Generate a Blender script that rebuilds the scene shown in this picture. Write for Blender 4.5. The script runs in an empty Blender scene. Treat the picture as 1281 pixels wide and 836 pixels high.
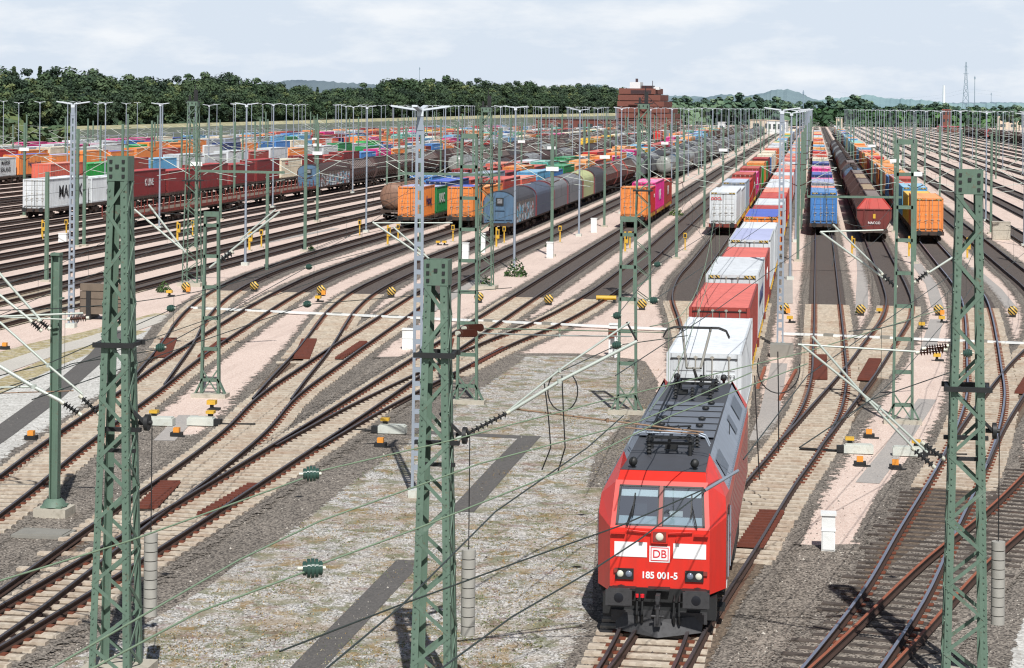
import bpy, math, random
from mathutils import Vector, Matrix, Quaternion
random.seed(7)
scene = bpy.context.scene
COL = scene.collection
# ------------------------------------------------------------------ surveying
HC = 11.8; FOC = 2650.0; YAW = math.radians(8.14); ROLL = 0.0098
SA, CA = math.sin(YAW), math.cos(YAW)
def G(px, py, h=0.0):
    "ground position seen at a point of the photograph, for a level h above the rails"
    dx = px-640.5; dy = py-133.0
    u = dx+ROLL*dy; v = dy-ROLL*dx
    d = FOC*(HC-h)/v; l = u*d/FOC
    return (-SA*d+CA*l, CA*d+SA*l)
def D(px, py, d):
    "position at a known distance d along the view"
    dx = px-640.5; dy = py-133.0
    u = dx+ROLL*dy; v = dy-ROLL*dx
    l = u*d/FOC
    return (-SA*d+CA*l, CA*d+SA*l, HC-v*d/FOC)
# ------------------------------------------------------------------ mesh builder
class MB:
    def __init__(s): s.v=[]; s.f=[]; s.m=[]; s.sm=[]
    def add(s, vs, fs, mi=0, smooth=False):
        b=len(s.v); s.v.extend([tuple(p) for p in vs])
        for f in fs:
            s.f.append(tuple(b+i for i in f)); s.m.append(mi); s.sm.append(smooth)
    def box(s, c, d, mi=0, rz=0.0, M=None):
        x,y,z=d[0]/2,d[1]/2,d[2]/2
        vs=[(-x,-y,-z),(x,-y,-z),(x,y,-z),(-x,y,-z),(-x,-y,z),(x,-y,z),(x,y,z),(-x,y,z)]
        if M is None:
            co,si=math.cos(rz),math.sin(rz)
            vs=[(c[0]+a*co-b*si,c[1]+a*si+b*co,c[2]+e) for a,b,e in vs]
        else:
            vs=[tuple(Vector(c)+M@Vector(p)) for p in vs]
        s.add(vs,[(0,3,2,1),(4,5,6,7),(0,1,5,4),(1,2,6,5),(2,3,7,6),(3,0,4,7)],mi)
    def box2(s, a, b, mi=0):
        s.box([(a[i]+b[i])/2 for i in range(3)],[abs(b[i]-a[i]) for i in range(3)],mi)
    def bar(s, a, b, w, h=None, mi=0, up=(0,0,1)):
        a=Vector(a); b=Vector(b); h=h or w
        d=b-a; L=d.length
        if L<1e-6: return
        d.normalize(); u=Vector(up)
        if abs(d.dot(u))>.98: u=Vector((0,1,0))
        r=d.cross(u).normalized(); u=r.cross(d).normalized()
        M=Matrix((r,d,u)).transposed()
        s.box(tuple((a+b)/2),(w,L,h),mi,M=M)
    def tube(s, a, b, r, n=8, mi=0, r2=None, caps=True, smooth=True):
        a=Vector(a); b=Vector(b); r2=r if r2 is None else r2
        d=(b-a)
        if d.length<1e-6: return
        d.normalize(); u=Vector((0,0,1)) if abs(d.z)<.9 else Vector((1,0,0))
        p=d.cross(u).normalized(); q=d.cross(p)
        vs=[]
        for k in range(n):
            t=2*math.pi*k/n; o=p*math.cos(t)+q*math.sin(t)
            vs.append(a+o*r); vs.append(b+o*r2)
        fs=[(2*k,2*((k+1)%n),2*((k+1)%n)+1,2*k+1) for k in range(n)]
        s.add(vs,fs,mi,smooth)
        if caps:
            s.add([vs[2*k] for k in range(n)],[tuple(range(n-1,-1,-1))],mi)
            s.add([vs[2*k+1] for k in range(n)],[tuple(range(n))],mi)
    def path(s, pts, r, n=6, mi=0):
        for i in range(len(pts)-1): s.tube(pts[i],pts[i+1],r,n,mi,caps=False)
    def lathe(s, prof, c=(0,0,0), axis='z', n=16, mi=0, smooth=True):
        vs=[]
        for r,z in prof:
            for k in range(n):
                t=2*math.pi*k/n; a,b=r*math.cos(t),r*math.sin(t)
                if axis=='z': p=(a,b,z)
                elif axis=='y': p=(a,z,b)
                else: p=(z,a,b)
                vs.append((c[0]+p[0],c[1]+p[1],c[2]+p[2]))
        fs=[]
        for i in range(len(prof)-1):
            for k in range(n):
                a=i*n+k; b=i*n+(k+1)%n
                fs.append((a,b,b+n,a+n))
        s.add(vs,fs,mi,smooth)
    def prism(s, poly, y0, y1, mi=0, caps=True, capmi=None):
        "polygon in x,z extruded along y"
        n=len(poly)
        vs=[(x,y0,z) for x,z in poly]+[(x,y1,z) for x,z in poly]
        s.add(vs,[(k,(k+1)%n,(k+1)%n+n,k+n) for k in range(n)],mi)
        if caps:
            cm=mi if capmi is None else capmi
            s.add(vs[:n],[tuple(range(n-1,-1,-1))],cm); s.add(vs[n:],[tuple(range(n))],cm)
    def loft(s, rings, mi=0, closed=True, smooth=False, caps=True):
        n=len(rings[0]); vs=[p for r in rings for p in r]; fs=[]
        for i in range(len(rings)-1):
            for k in range(n if closed else n-1):
                a=i*n+k; b=i*n+(k+1)%n; fs.append((a,b,b+n,a+n))
        s.add(vs,fs,mi,smooth)
        if caps and closed:
            s.add(rings[0],[tuple(range(n-1,-1,-1))],mi); s.add(rings[-1],[tuple(range(n))],mi)
    def mesh(s, name, mats):
        me=bpy.data.meshes.new(name); me.from_pydata(s.v,[],s.f)
        if not isinstance(mats,(list,tuple)): mats=[mats]
        for m in mats: me.materials.append(m)
        me.polygons.foreach_set('material_index',s.m); me.polygons.foreach_set('use_smooth',s.sm)
        me.update(); return me
    def build(s, name, mats, parent=None, loc=(0,0,0), rz=0.0):
        return link(name, s.mesh(name,mats), parent, loc, rz)
def link(name, me, parent=None, loc=(0,0,0), rz=0.0):
    o=bpy.data.objects.new(name,me); COL.objects.link(o)
    o.location=loc; o.rotation_euler=(0,0,rz)
    if parent is not None: o.parent=parent
    return o
def tag(o, label=None, cat=None, group=None, kind=None):
    if label: o['label']=label
    if cat: o['category']=cat
    if group: o['group']=group
    if kind: o['kind']=kind
    return o
def empty(name, loc=(0,0,0), rz=0.0, parent=None):
    o=bpy.data.objects.new(name,None); COL.objects.link(o); o.location=loc; o.rotation_euler=(0,0,rz)
    o.empty_display_size=.2
    if parent is not None: o.parent=parent
    return o
def copy_tree(o, parent=None):
    c=o.copy(); COL.objects.link(c); c.parent=parent
    for ch in list(o.children): copy_tree(ch,c)
    return c
# ------------------------------------------------------------------ materials
def srgb(r,g,b):
    def f(c):
        c/=255.0
        return c/12.92 if c<=.04045 else ((c+.055)/1.055)**2.4
    return (f(r),f(g),f(b))
class NT:
    def __init__(s,name):
        s.mat=bpy.data.materials.new(name); s.mat.use_nodes=True
        s.t=s.mat.node_tree; s.t.nodes.clear()
        s.out=s.n('ShaderNodeOutputMaterial'); s.b=s.n('ShaderNodeBsdfPrincipled')
        s.l(s.b.outputs[0],s.out.inputs[0])
    def n(s,k,**kw):
        x=s.t.nodes.new(k)
        for a,v in kw.items(): setattr(x,a,v)
        return x
    def l(s,a,b): s.t.links.new(a,b)
    def val(s,sock,v):
        if hasattr(v,'links'): s.l(v,sock)
        else: sock.default_value=v
    def coord(s,kind='Object',scale=(1,1,1)):
        if kind=='World': o=s.n('ShaderNodeNewGeometry').outputs['Position']
        else: o=s.n('ShaderNodeTexCoord').outputs[kind]
        m=s.n('ShaderNodeMapping'); m.inputs['Scale'].default_value=scale
        s.l(o,m.inputs[0]); return m.outputs[0]
    def noise(s,vec,scale,detail=3,rough=.55,dist=0):
        x=s.n('ShaderNodeTexNoise'); x.inputs['Scale'].default_value=scale
        x.inputs['Detail'].default_value=detail; x.inputs['Roughness'].default_value=rough
        x.inputs['Distortion'].default_value=dist
        s.l(vec,x.inputs['Vector']); return x.outputs['Fac']
    def vor(s,vec,scale,out='Color'):
        x=s.n('ShaderNodeTexVoronoi'); x.inputs['Scale'].default_value=scale
        s.l(vec,x.inputs['Vector']); return x.outputs[out]
    def ramp(s,fac,a,b,ca=(0,0,0),cb=(1,1,1)):
        x=s.n('ShaderNodeValToRGB'); s.l(fac,x.inputs[0])
        e=x.color_ramp.elements; e[0].position=a; e[1].position=b
        e[0].color=(*ca,1); e[1].color=(*cb,1); return x.outputs[0]
    def mix(s,f,a,b,mode='MIX'):
        x=s.n('ShaderNodeMix',data_type='RGBA',blend_type=mode)
        s.val(x.inputs[0],f)
        for i,c in ((6,a),(7,b)):
            if hasattr(c,'links'): s.l(c,x.inputs[i])
            else: x.inputs[i].default_value=(*c,1)
        return x.outputs[2]
    def math(s,op,a,b=0.0,clamp=False):
        x=s.n('ShaderNodeMath',operation=op); x.use_clamp=clamp
        s.val(x.inputs[0],a); s.val(x.inputs[1],b); return x.outputs[0]
    def sep(s,vec,i):
        x=s.n('ShaderNodeSeparateXYZ'); s.l(vec,x.inputs[0]); return x.outputs[i]
    def grey(s,c):
        x=s.n('ShaderNodeRGBToBW'); s.l(c,x.inputs[0]); return x.outputs[0]
    def base(s,c):
        if hasattr(c,'links'): s.l(c,s.b.inputs['Base Color'])
        else: s.b.inputs['Base Color'].default_value=(*c,1)
    def rough(s,v): s.val(s.b.inputs['Roughness'],v)
    def bump(s,h,strength=.5,dist=.02):
        x=s.n('ShaderNodeBump'); x.inputs['Strength'].default_value=strength; x.inputs['Distance'].default_value=dist
        s.l(h,x.inputs['Height']); s.l(x.outputs[0],s.b.inputs['Normal'])
def mul(c,k): return tuple(min(1,x*k) for x in c)
def lerp(a,b,t): return tuple(a[i]*(1-t)+b[i]*t for i in range(3))
def plain(name,c,rough=.6,metal=0.0,var=.22,scale=2.0,dirt=None,dirtamt=.5,spec=None):
    n=NT(name); v=n.coord('World')
    f=n.noise(v,scale,4)
    c2=n.mix(f,mul(c,1-var),mul(c,1+var))
    if dirt:
        g=n.ramp(n.noise(v,scale*2.7,5,.65),.52,.72)
        g=n.math('MULTIPLY',g,dirtamt); c2=n.mix(g,c2,dirt)
    n.base(c2); n.rough(rough); n.b.inputs['Metallic'].default_value=metal
    if spec is not None: n.b.inputs['Specular IOR Level'].default_value=spec
    return n.mat
def paint(name,c,rough=.5,rust=.35,dirty=.35):
    "weathered paint: streaks running down, rust spots, dust"
    n=NT(name); o=n.n('ShaderNodeObjectInfo').outputs['Random']
    v=n.coord('World',(1.0,1.0,.18))
    st=n.ramp(n.noise(v,3.2,5,.6),.42,.78)
    v2=n.coord('World'); sp=n.ramp(n.noise(v2,2.3,6,.7),.6,.72)
    tone=n.noise(v2,.35,3)
    k=n.mix(tone,mul(c,.82),mul(c,1.15))
    k=n.mix(n.math('MULTIPLY',st,dirty),k,lerp(mul(c,.45),(.10,.085,.07),.45))
    k=n.mix(n.math('MULTIPLY',sp,rust),k,(.14,.055,.028))
    hv=n.n('ShaderNodeHueSaturation'); n.l(k,hv.inputs['Color'])
    n.l(n.math('ADD',n.math('MULTIPLY',o,.22),.89),hv.inputs['Value'])
    n.base(hv.outputs[0]); n.rough(rough); return n.mat
M={}
RUST=(.13,.05,.026)
def mastpaint(name,c):
    n=NT(name); w=n.coord('World'); st=n.coord('World',(6,6,.7))
    k=n.mix(n.noise(w,.9,4),mul(c,.80),mul(c,1.14))
    k=n.mix(n.math('MULTIPLY',n.ramp(n.noise(st,1.6,5,.65),.50,.72),.38),k,mul(c,.45))
    k=n.mix(n.math('MULTIPLY',n.ramp(n.noise(w,7,5,.7),.60,.70),.55),k,srgb(104,70,50))
    k=n.mix(n.math('MULTIPLY',n.ramp(n.noise(w,2.2,5,.7),.58,.74),.35),k,srgb(150,164,150))
    n.base(k); n.rough(.6); return n.mat
M['green']=mastpaint('mast green paint',srgb(96,119,104))
M['greendark']=plain('mast green paint shaded face',srgb(66,92,80),.6,0,.2,1.5)
M['galv']=plain('galvanised steel',srgb(156,166,178),.45,.3,.12,1.2)
M['lampwhite']=plain('lamp housing',srgb(206,214,220),.4,0,.06,1)
M['tubewhite']=plain('cantilever tube',srgb(188,196,188),.45,.2,.12,3)
M['tuberust']=plain('weathered brass tube',srgb(138,112,90),.5,.1,.25,4)
M['black']=plain('black steel',(.018,.019,.02),.55,0,.3,3)
M['wire']=plain('wire',(.05,.065,.06),.5,.3,.2,3)
M['wiregreen']=plain('patina wire',srgb(138,160,132),.5,.2,.15,3)
M['insbrown']=plain('brown porcelain',(.07,.025,.018),.2,0,.15,5)
M['insgreen']=plain('dark glass',srgb(52,78,70),.12,0,.2,5)
M['inscap']=plain('insulator cap',srgb(200,200,185),.5,.2,.1,5)
M['weight']=plain('weathered weight discs',srgb(160,158,151),.85,0,.25,3)
M['concrete']=plain('concrete',srgb(178,172,158),.85,0,.2,2,srgb(120,112,98),.5)
M['concdark']=plain('grey concrete',srgb(135,133,126),.85,0,.25,2)
M['paleg']=plain('pale grey casing',srgb(196,200,192),.5,0,.1,2,srgb(150,140,120),.4)
M['white']=plain('white enclosure',srgb(228,231,230),.5,0,.05,2,srgb(170,165,150),.25)
M['yellow']=plain('yellow paint',srgb(208,166,56),.5,0,.12,3,RUST,.3)
M['orange']=plain('orange plastic',srgb(222,146,56),.5,0,.1,3)
M['rustplate']=plain('rusty plate',srgb(104,54,40),.8,0,.3,3,(.05,.02,.014),.5)
M['woodold']=plain('old timber',srgb(112,100,88),.9,0,.3,3)
M['railside']=plain('rusty rail web',(.05,.026,.018),.8,0,.3,3)
M['railtop']=plain('worn rail head',srgb(104,96,98),.4,.55,.2,3)
M['railbright']=plain('bright rail head',srgb(135,140,158),.35,.4,.1,3)
M['railrust']=plain('rusty rail head',srgb(150,88,64),.7,0,.2,3)
M['frame']=plain('wagon underframe',(.05,.035,.028),.8,0,.4,2,RUST,.6)
M['framered']=plain('wagon frame red brown',srgb(116,48,38),.7,0,.3,2,(.03,.02,.018),.7)
M['wheel']=plain('wheel steel',(.04,.03,.026),.6,.3,.3,3)
# ballast for the tracks: colour depends on where it lies in the yard
def ballast(name):
    n=NT(name); w=n.coord('World'); y=n.sep(w,1)
    cell=n.grey(n.vor(w,17)); f=n.noise(w,.5,4)
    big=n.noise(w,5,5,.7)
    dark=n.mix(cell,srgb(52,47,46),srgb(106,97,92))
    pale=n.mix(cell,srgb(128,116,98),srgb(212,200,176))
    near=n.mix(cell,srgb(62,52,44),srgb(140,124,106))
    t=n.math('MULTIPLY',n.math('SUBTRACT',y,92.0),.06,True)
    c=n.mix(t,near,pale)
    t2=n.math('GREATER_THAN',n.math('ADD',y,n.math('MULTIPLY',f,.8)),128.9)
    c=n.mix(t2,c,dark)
    uv0=n.coord('UV'); ur=n.math('ABSOLUTE',n.math('SUBTRACT',n.math('ABSOLUTE',n.math('SUBTRACT',n.sep(uv0,0),.5)),.295))
    rb=n.math('MULTIPLY',n.math('LESS_THAN',n.math('ADD',ur,n.math('MULTIPLY',n.noise(w,4,4,.7),.06)),.085),n.math('SUBTRACT',.75,n.math('MULTIPLY',t2,.45)))
    c=n.mix(rb,c,srgb(96,60,42))
    c=n.mix(n.math('MULTIPLY',big,.3),c,mul(srgb(96,80,68),.8))
    # sleepers showing as faint bands beyond the concrete apron
    s=n.math('GREATER_THAN',n.math('SINE',n.math('MULTIPLY',y,10.47)),.15)
    uv=n.coord('UV'); u=n.math('ABSOLUTE',n.math('SUBTRACT',n.sep(uv,0),.5))
    inn=n.math('LESS_THAN',u,.36)
    s=n.math('MULTIPLY',n.math('MULTIPLY',s,inn),n.math('MULTIPLY',t2,.16))
    c=n.mix(s,c,srgb(120,112,104))
    n.base(c); n.rough(.95); n.bump(n.vor(w,17,'Distance'),.6,.03)
    # ragged shoulder
    a=n.math('SUBTRACT',.5,u); a=n.math('ADD',a,n.math('MULTIPLY',n.math('SUBTRACT',n.noise(w,3,5,.8),.5),.22))
    a=n.math('GREATER_THAN',a,.07)
    tr=n.n('ShaderNodeBsdfTransparent'); mx=n.n('ShaderNodeMixShader')
    n.l(a,mx.inputs[0]); n.l(tr.outputs[0],mx.inputs[1]); n.l(n.b.outputs[0],mx.inputs[2]); n.l(mx.outputs[0],n.out.inputs[0])
    return n.mat
M['ballast']=ballast('track ballast')
def sheet_mat(name,cols,cell=14,patch=None,edge=False,bump=.5,bigvar=.3,streak=False):
    n=NT(name); w=n.coord('World')
    cl=n.grey(n.vor(w,cell)); c=n.mix(n.ramp(cl,.15,.85),cols[0],cols[1])
    b=n.noise(w,.25,5,.6); c=n.mix(n.math('MULTIPLY',n.ramp(b,.35,.75),bigvar),c,mul(cols[0],.75))
    fine=n.noise(w,9,6,.75); c=n.mix(n.math('MULTIPLY',n.ramp(fine,.55,.75),.35),c,mul(cols[0],.55))
    if streak:
        v=n.coord('World',(1.2,.09,1)); q=n.noise(v,1.0,5,.65)
        c=n.mix(n.math('MULTIPLY',n.ramp(q,.5,.7),.35),c,mul(cols[0],.7))
    if patch:
        for (col,sc,lo,hi,amt) in patch:
            p=n.math('MULTIPLY',n.ramp(n.noise(w,sc,6,.72,.4),lo,hi),amt)
            c=n.mix(p,c,col)
    n.base(c); n.rough(.95)
    n.bump(n.mix(.5,n.vor(w,cell,'Distance'),fine),bump,.03)
    if edge:
        uv=n.coord('UV'); u=n.math('ABSOLUTE',n.math('SUBTRACT',n.sep(uv,0),.5))
        a=n.math('ADD',n.math('SUBTRACT',.5,u),n.math('MULTIPLY',n.math('SUBTRACT',n.noise(w,2.2,5,.85),.5),.42))
        a=n.math('GREATER_THAN',a,.17)
        tr=n.n('ShaderNodeBsdfTransparent'); mx=n.n('ShaderNodeMixShader')
        n.l(a,mx.inputs[0]); n.l(tr.outputs[0],mx.inputs[1]); n.l(n.b.outputs[0],mx.inputs[2]); n.l(mx.outputs[0],n.out.inputs[0])
    return n.mat
M['sand']=sheet_mat('pinkish yard grit',(srgb(200,177,164),srgb(230,212,200)),24,
    [(srgb(150,140,134),.35,.60,.72,.45),(srgb(132,120,110),1.6,.66,.78,.3)],streak=True,bump=.25,bigvar=.2)
M['gravel']=sheet_mat('grey brown gravel',(srgb(50,45,41),srgb(172,162,150)),22,
    [(srgb(190,182,168),1.2,.6,.78,.45),(srgb(84,72,60),.5,.5,.75,.3)],bump=.45)
M['halo']=sheet_mat('gravel spilled beside the rails',(srgb(54,49,45),srgb(160,151,140)),22,edge=True,bump=.4)
M['pale']=sheet_mat('pale gravel with moss',(srgb(104,101,96),srgb(236,234,230)),26,
    [(srgb(140,112,74),.38,.50,.62,.55),(srgb(98,102,58),1.1,.51,.57,.7),(srgb(124,88,84),1.25,.55,.62,.5),(srgb(146,118,66),.8,.56,.61,.65),(srgb(92,88,72),3.2,.54,.62,.55),(srgb(176,164,146),.9,.48,.6,.35),
     (srgb(96,88,80),3.5,.58,.7,.65),(srgb(84,78,70),.9,.66,.74,.5)],bump=.9)
M['whitegravel']=sheet_mat('white gravel',(srgb(168,166,160),srgb(222,221,216)),13,
    [(srgb(128,122,114),1.5,.58,.7,.5),(srgb(150,140,90),.8,.68,.76,.4)],bump=.8)
M['asphalt']=sheet_mat('dark cable duct lids',(srgb(84,82,80),srgb(104,101,98)),22,[(srgb(128,120,108),1.2,.6,.75,.4)],bump=.3)
M['pathmat']=sheet_mat('light path',(srgb(182,178,170),srgb(205,200,190)),20,[(srgb(160,150,130),1.2,.6,.75,.4)],bump=.2)
M['drymoss']=sheet_mat('dry grass verge',(srgb(140,126,88),srgb(192,180,142)),9,[(srgb(120,120,60),1.2,.5,.7,.6),(srgb(196,190,180),1.9,.5,.6,.7)],bump=.8)
M['grassfar']=sheet_mat('far meadow',(srgb(74,94,52),srgb(112,126,74)),.2,[(srgb(150,146,104),.01,.5,.65,.6),(srgb(52,74,48),.02,.5,.7,.6)],bump=.1)
M['duct']=sheet_mat('grey duct lids',(srgb(158,154,150),srgb(178,172,166)),20,bump=.2)
def stripes(k_=21.0):
    n=NT('black and yellow stripes'); v=n.coord('Object'); x=n.sep(v,0); z=n.sep(v,2)
    s=n.math('SINE',n.math('MULTIPLY',n.math('ADD',x,n.math('MULTIPLY',z,1.0)),k_)); k=n.math('GREATER_THAN',s,0.0)
    n.base(n.mix(k,(.02,.02,.02),srgb(206,172,84))); n.rough(.5); return n.mat
# ------------------------------------------------------------------ the setting
def ground_sheet(name,poly,z,mat,label=None,sub=None):
    me=bpy.data.meshes.new(name); me.from_pydata([(x,y,z) for x,y in poly],[],[tuple(range(len(poly)))]); me.materials.append(mat); me.update()
    if me.polygons[0].normal.z<0: me.flip_normals()
    o=link(name,me); tag(o,kind='structure'); return o
ground_sheet('ground',[(-9000,-300),(9000,-300),(9000,16000),(-9000,16000)],-.05,M['grassfar'])
ground_sheet('yard_ground',[(-185,5),(135,5),(135,1500),(-205,1500)],0,M['sand'])
def px(*pts): return [G(*p) for p in pts]
# gravel in the throat of the yard
ground_sheet('gravel_field',[(-70,8),(30,8),(30,62),(9.5,72),(5.2,72),(-1.0,67),(-3.2,72),(-6,79),(-16,79),(-22,72),(-24.3,76.5),(-30,76.0),(-60,68)],.006,M['gravel'])
ground_sheet('gravel_wedge',px((462,447),(528,447),(640,447),(560,520),(420,600),(250,640),(330,560)),.010,M['gravel'])
ground_sheet('pink_tongue',px((985,440),(1010,520),(1050,600),(988,690),(1078,690),(1112,622),(1168,560),(1200,440))[0:0] or px((1090,440),(1050,540),(1022,600),(986,668),(990,684),(1074,684),(1108,622),(1150,572),(1180,545),(1205,440)),.010,M['sand'])
ground_sheet('mossy_gravel',px((640,442),(794,450),(812,476),(800,525),(762,560),(748,640),(742,720),(740,836),(735,1000),(-150,1000),(60,836),(150,800),(260,735),(345,668),(450,585),(540,520),(600,470)),.012,M['pale'])
ground_sheet('white_gravel',px((0,470),(120,440),(205,402),(160,470),(128,505),(0,620),(-60,560)),.012,M['whitegravel'])
ground_sheet('white_gravel',px((1236,860),(1247,800),(1262,760),(1300,720),(1320,860)),.012,M['whitegravel'])
def strip(name,pts,w,z,mat,uv=True,struct=True,parent=None,zf=None,w2=None):
    vs=[];uvs=[];n=len(pts); L=0
    for i,p in enumerate(pts):
        a=pts[max(0,i-1)]; b=pts[min(n-1,i+1)]
        dx,dy=b[0]-a[0],b[1]-a[1]; l=math.hypot(dx,dy); nx,ny=dy/l,-dx/l
        if i: L+=math.hypot(p[0]-pts[i-1][0],p[1]-pts[i-1][1])
        vs+=[(p[0]-nx*w/2,p[1]-ny*w/2,z),(p[0]+nx*w/2,p[1]+ny*w/2,z)]; uvs.append(L)
    fs=[(2*i,2*i+1,2*i+3,2*i+2) for i in range(n-1)]
    me=bpy.data.meshes.new(name); me.from_pydata(vs,[],fs); me.materials.append(mat)
    ul=me.uv_layers.new(name='UVMap')
    for li,lp in enumerate(me.loops):
        vi=lp.vertex_index; ul.data[li].uv=(float(vi%2),uvs[vi//2])
    me.update()
    if me.polygons[0].normal.z<0: me.flip_normals()
    o=link(name,me,parent)
    if struct: tag(o,kind='structure')
    return o
strip('path',px((-60,486),(0,462),(60,441),(120,425),(200,398),(262,388)),1.5,.020,M['pathmat'])
strip('verge',px((-60,468),(0,447),(60,430),(120,417),(210,393)),1.6,.016,M['drymoss'])
strip('verge',px((-60,510),(0,484),(60,456),(120,433),(170,414)),1.3,.017,M['drymoss'])
strip('cable_duct',px((-80,598),(0,544),(60,500),(125,444),(150,414)),1.0,.024,M['asphalt'])
strip('cable_duct',px((250,960),(385,836),(513,702)),.7,.024,M['asphalt'])
strip('cable_duct',px((577,641),(630,582),(664,546)),.75,.024,M['asphalt'])
strip('cable_duct',px((520,541),(662,548)),.7,.021,M['asphalt'])
for pl in (((1076,312),(1079,340),(1078,386)),((1146,330),(1165,356),(1173,385)),((1215,335),(1246,362),(1265,386)),
           ((178,538),(245,528),(330,480))[0:0] or ((205,552),(236,520)),((985,330),(984,380)),((975,455),(962,520),(950,552)),
           ((1085,605),(1120,560),(1160,500)),((1160,440),(1172,400)),((740,330),(640,400)),((598,350),(520,400)),((300,310),(420,286)),((905,390),(925,330))):
    strip('duct_lids',px(*pl),.75,.020,M['duct'])
for pl,w_ in ((((150,770),(210,735),(270,700),(345,655),(400,612),(455,575),(520,528),(590,480),(640,446)),2.2),(((640,444),(720,444),(796,452)),1.6),(((796,452),(812,478),(800,525),(762,562),(750,610)),1.2),
            (((986,684),(1030,686),(1078,684)),1.0),(((990,684),(1024,598),(1052,540)),.8),(((1080,680),(1110,620),(1152,570)),1.0),(((150,548),(262,547)),1.6),(((905,548),(950,556),(990,540)),1.6),(((1236,850),(1249,798),(1264,758),(1300,718)),1.2),
            (((465,448),(528,447),(560,447)),.9),(((466,448),(400,500),(330,560)),1.2),(((0,615),(60,565),(128,508),(160,468),(206,402)),1.4)):
    strip('gravel_spill',px(*pl),w_,.0145,M['halo'])
# ------------------------------------------------------------------ tracks
def catmull(pts,step):
    out=[]
    P=[pts[0]]+list(pts)+[pts[-1]]
    for i in range(1,len(P)-2):
        p0,p1,p2,p3=P[i-1],P[i],P[i+1],P[i+2]
        L=math.hypot(p2[0]-p1[0],p2[1]-p1[1]); k=max(1,int(L/step))
        if L>150: k=1
        # finite-length tangents
        def tan(a,b,c):
            la=math.hypot(b[0]-a[0],b[1]-a[1]) or 1e-6; lc=math.hypot(c[0]-b[0],c[1]-b[1]) or 1e-6
            t=[( (b[j]-a[j])/la*lc+(c[j]-b[j])/lc*la)/(la+lc) for j in (0,1)]
            return t
        t1=tan(p0,p1,p2); t2=tan(p1,p2,p3)
        for s in range(k):
            t=s/k; h00=2*t**3-3*t*t+1; h10=t**3-2*t*t+t; h01=-2*t**3+3*t*t; h11=t**3-t*t
            out.append(tuple(h00*p1[j]+h10*L*t1[j]+h01*p2[j]+h11*L*t2[j] for j in (0,1)))
    out.append(pts[-1]); return out
def offset(pts,o):
    r=[];n=len(pts)
    for i,p in enumerate(pts):
        a=pts[max(0,i-1)]; b=pts[min(n-1,i+1)]
        dx,dy=b[0]-a[0],b[1]-a[1]; l=math.hypot(dx,dy); r.append((p[0]+dy/l*o,p[1]-dx/l*o))
    return r
RAILP=[(-.075,0),(.075,0),(.075,.02),(.015,.045),(.015,.12),(.037,.135),(.037,.17),(-.037,.17),(-.037,.135),(-.015,.12),(-.015,.045),(-.075,.02)]
def rail_mesh(pts,z,matset):
    m=MB(); n=len(pts); k=len(RAILP); vs=[]
    for i,p in enumerate(pts):
        a=pts[max(0,i-1)]; b=pts[min(n-1,i+1)]
        dx,dy=b[0]-a[0],b[1]-a[1]; l=math.hypot(dx,dy); nx,ny=dy/l,-dx/l
        vs+=[(p[0]+nx*q,p[1]+ny*q,z+h) for q,h in RAILP]
    side=[];top=[]
    for i in range(n-1):
        for j in range(k):
            f=(i*k+j,i*k+(j+1)%k,(i+1)*k+(j+1)%k,(i+1)*k+j)
            (top if j==6 else side).append(f)
    m.add(vs,side,0); b=len(m.v)
    for f in top: m.f.append(f); m.m.append(1); m.sm.append(False)
    return m.mesh('rail',matset)
def sleeper_bm(pts,z,w=2.6,mat='slp',avoid=None,step=.62,ymax=128.6,zt=.06,ymin=36):
    m=MB(); acc=0; L=0; nxt=0
    for i in range(len(pts)-1):
        a,b=pts[i],pts[i+1]; l=math.hypot(b[0]-a[0],b[1]-a[1]); th=math.atan2(b[1]-a[1],b[0]-a[0])
        while nxt<L+l:
            t=(nxt-L)/l; x=a[0]+(b[0]-a[0])*t; y=a[1]+(b[1]-a[1])*t; nxt+=step
            if y>ymax or y<ymin: continue
            ww=w; off=0
            if avoid:
                dmin=min((math.hypot(x-q[0],y-q[1]),q) for q in avoid)
                if dmin[0]<1.25: continue
                if dmin[0]<2.7:
                    # shorten towards the neighbour
                    side=1 if (math.cos(th)*(dmin[1][1]-y)-math.sin(th)*(dmin[1][0]-x))>0 else -1
                    cut=(2.7-dmin[0])*.98; ww=w-cut; off=-side*cut/2
            j=random.uniform(-.03,.03); jr=random.uniform(-.012,.012)
            nx,ny=-math.sin(th),math.cos(th)
            m.box((x+nx*(off+j),y+ny*(off+j),z),(.26 if w<2.9 else .23,ww*(1 if w<2.9 else random.uniform(.86,1.12)),zt*2),0,rz=th+jr)
            for s in (-1,1):   # rail fastenings
                if ww>2.3: 
                    m.box((x+nx*s*.76,y+ny*s*.76,z+zt+.014),(.2,.36,.028),1,rz=th)
        L+=l
    return m
M['sleeper']=sheet_mat('concrete sleepers',(srgb(176,164,148),srgb(208,197,180)),9,[(srgb(150,112,84),.7,.45,.7,.5),(srgb(128,116,102),2.6,.6,.72,.5)],bump=.1)
M['sleeperwood']=sheet_mat('timber sleepers',(srgb(58,51,47),srgb(96,87,80)),3,[(srgb(104,74,58),1.3,.55,.75,.4)],bump=.4)
M['clip']=plain('rusty rail clips',srgb(112,60,40),.9,0,.3,4)
TR={}
zc=[0]
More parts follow.
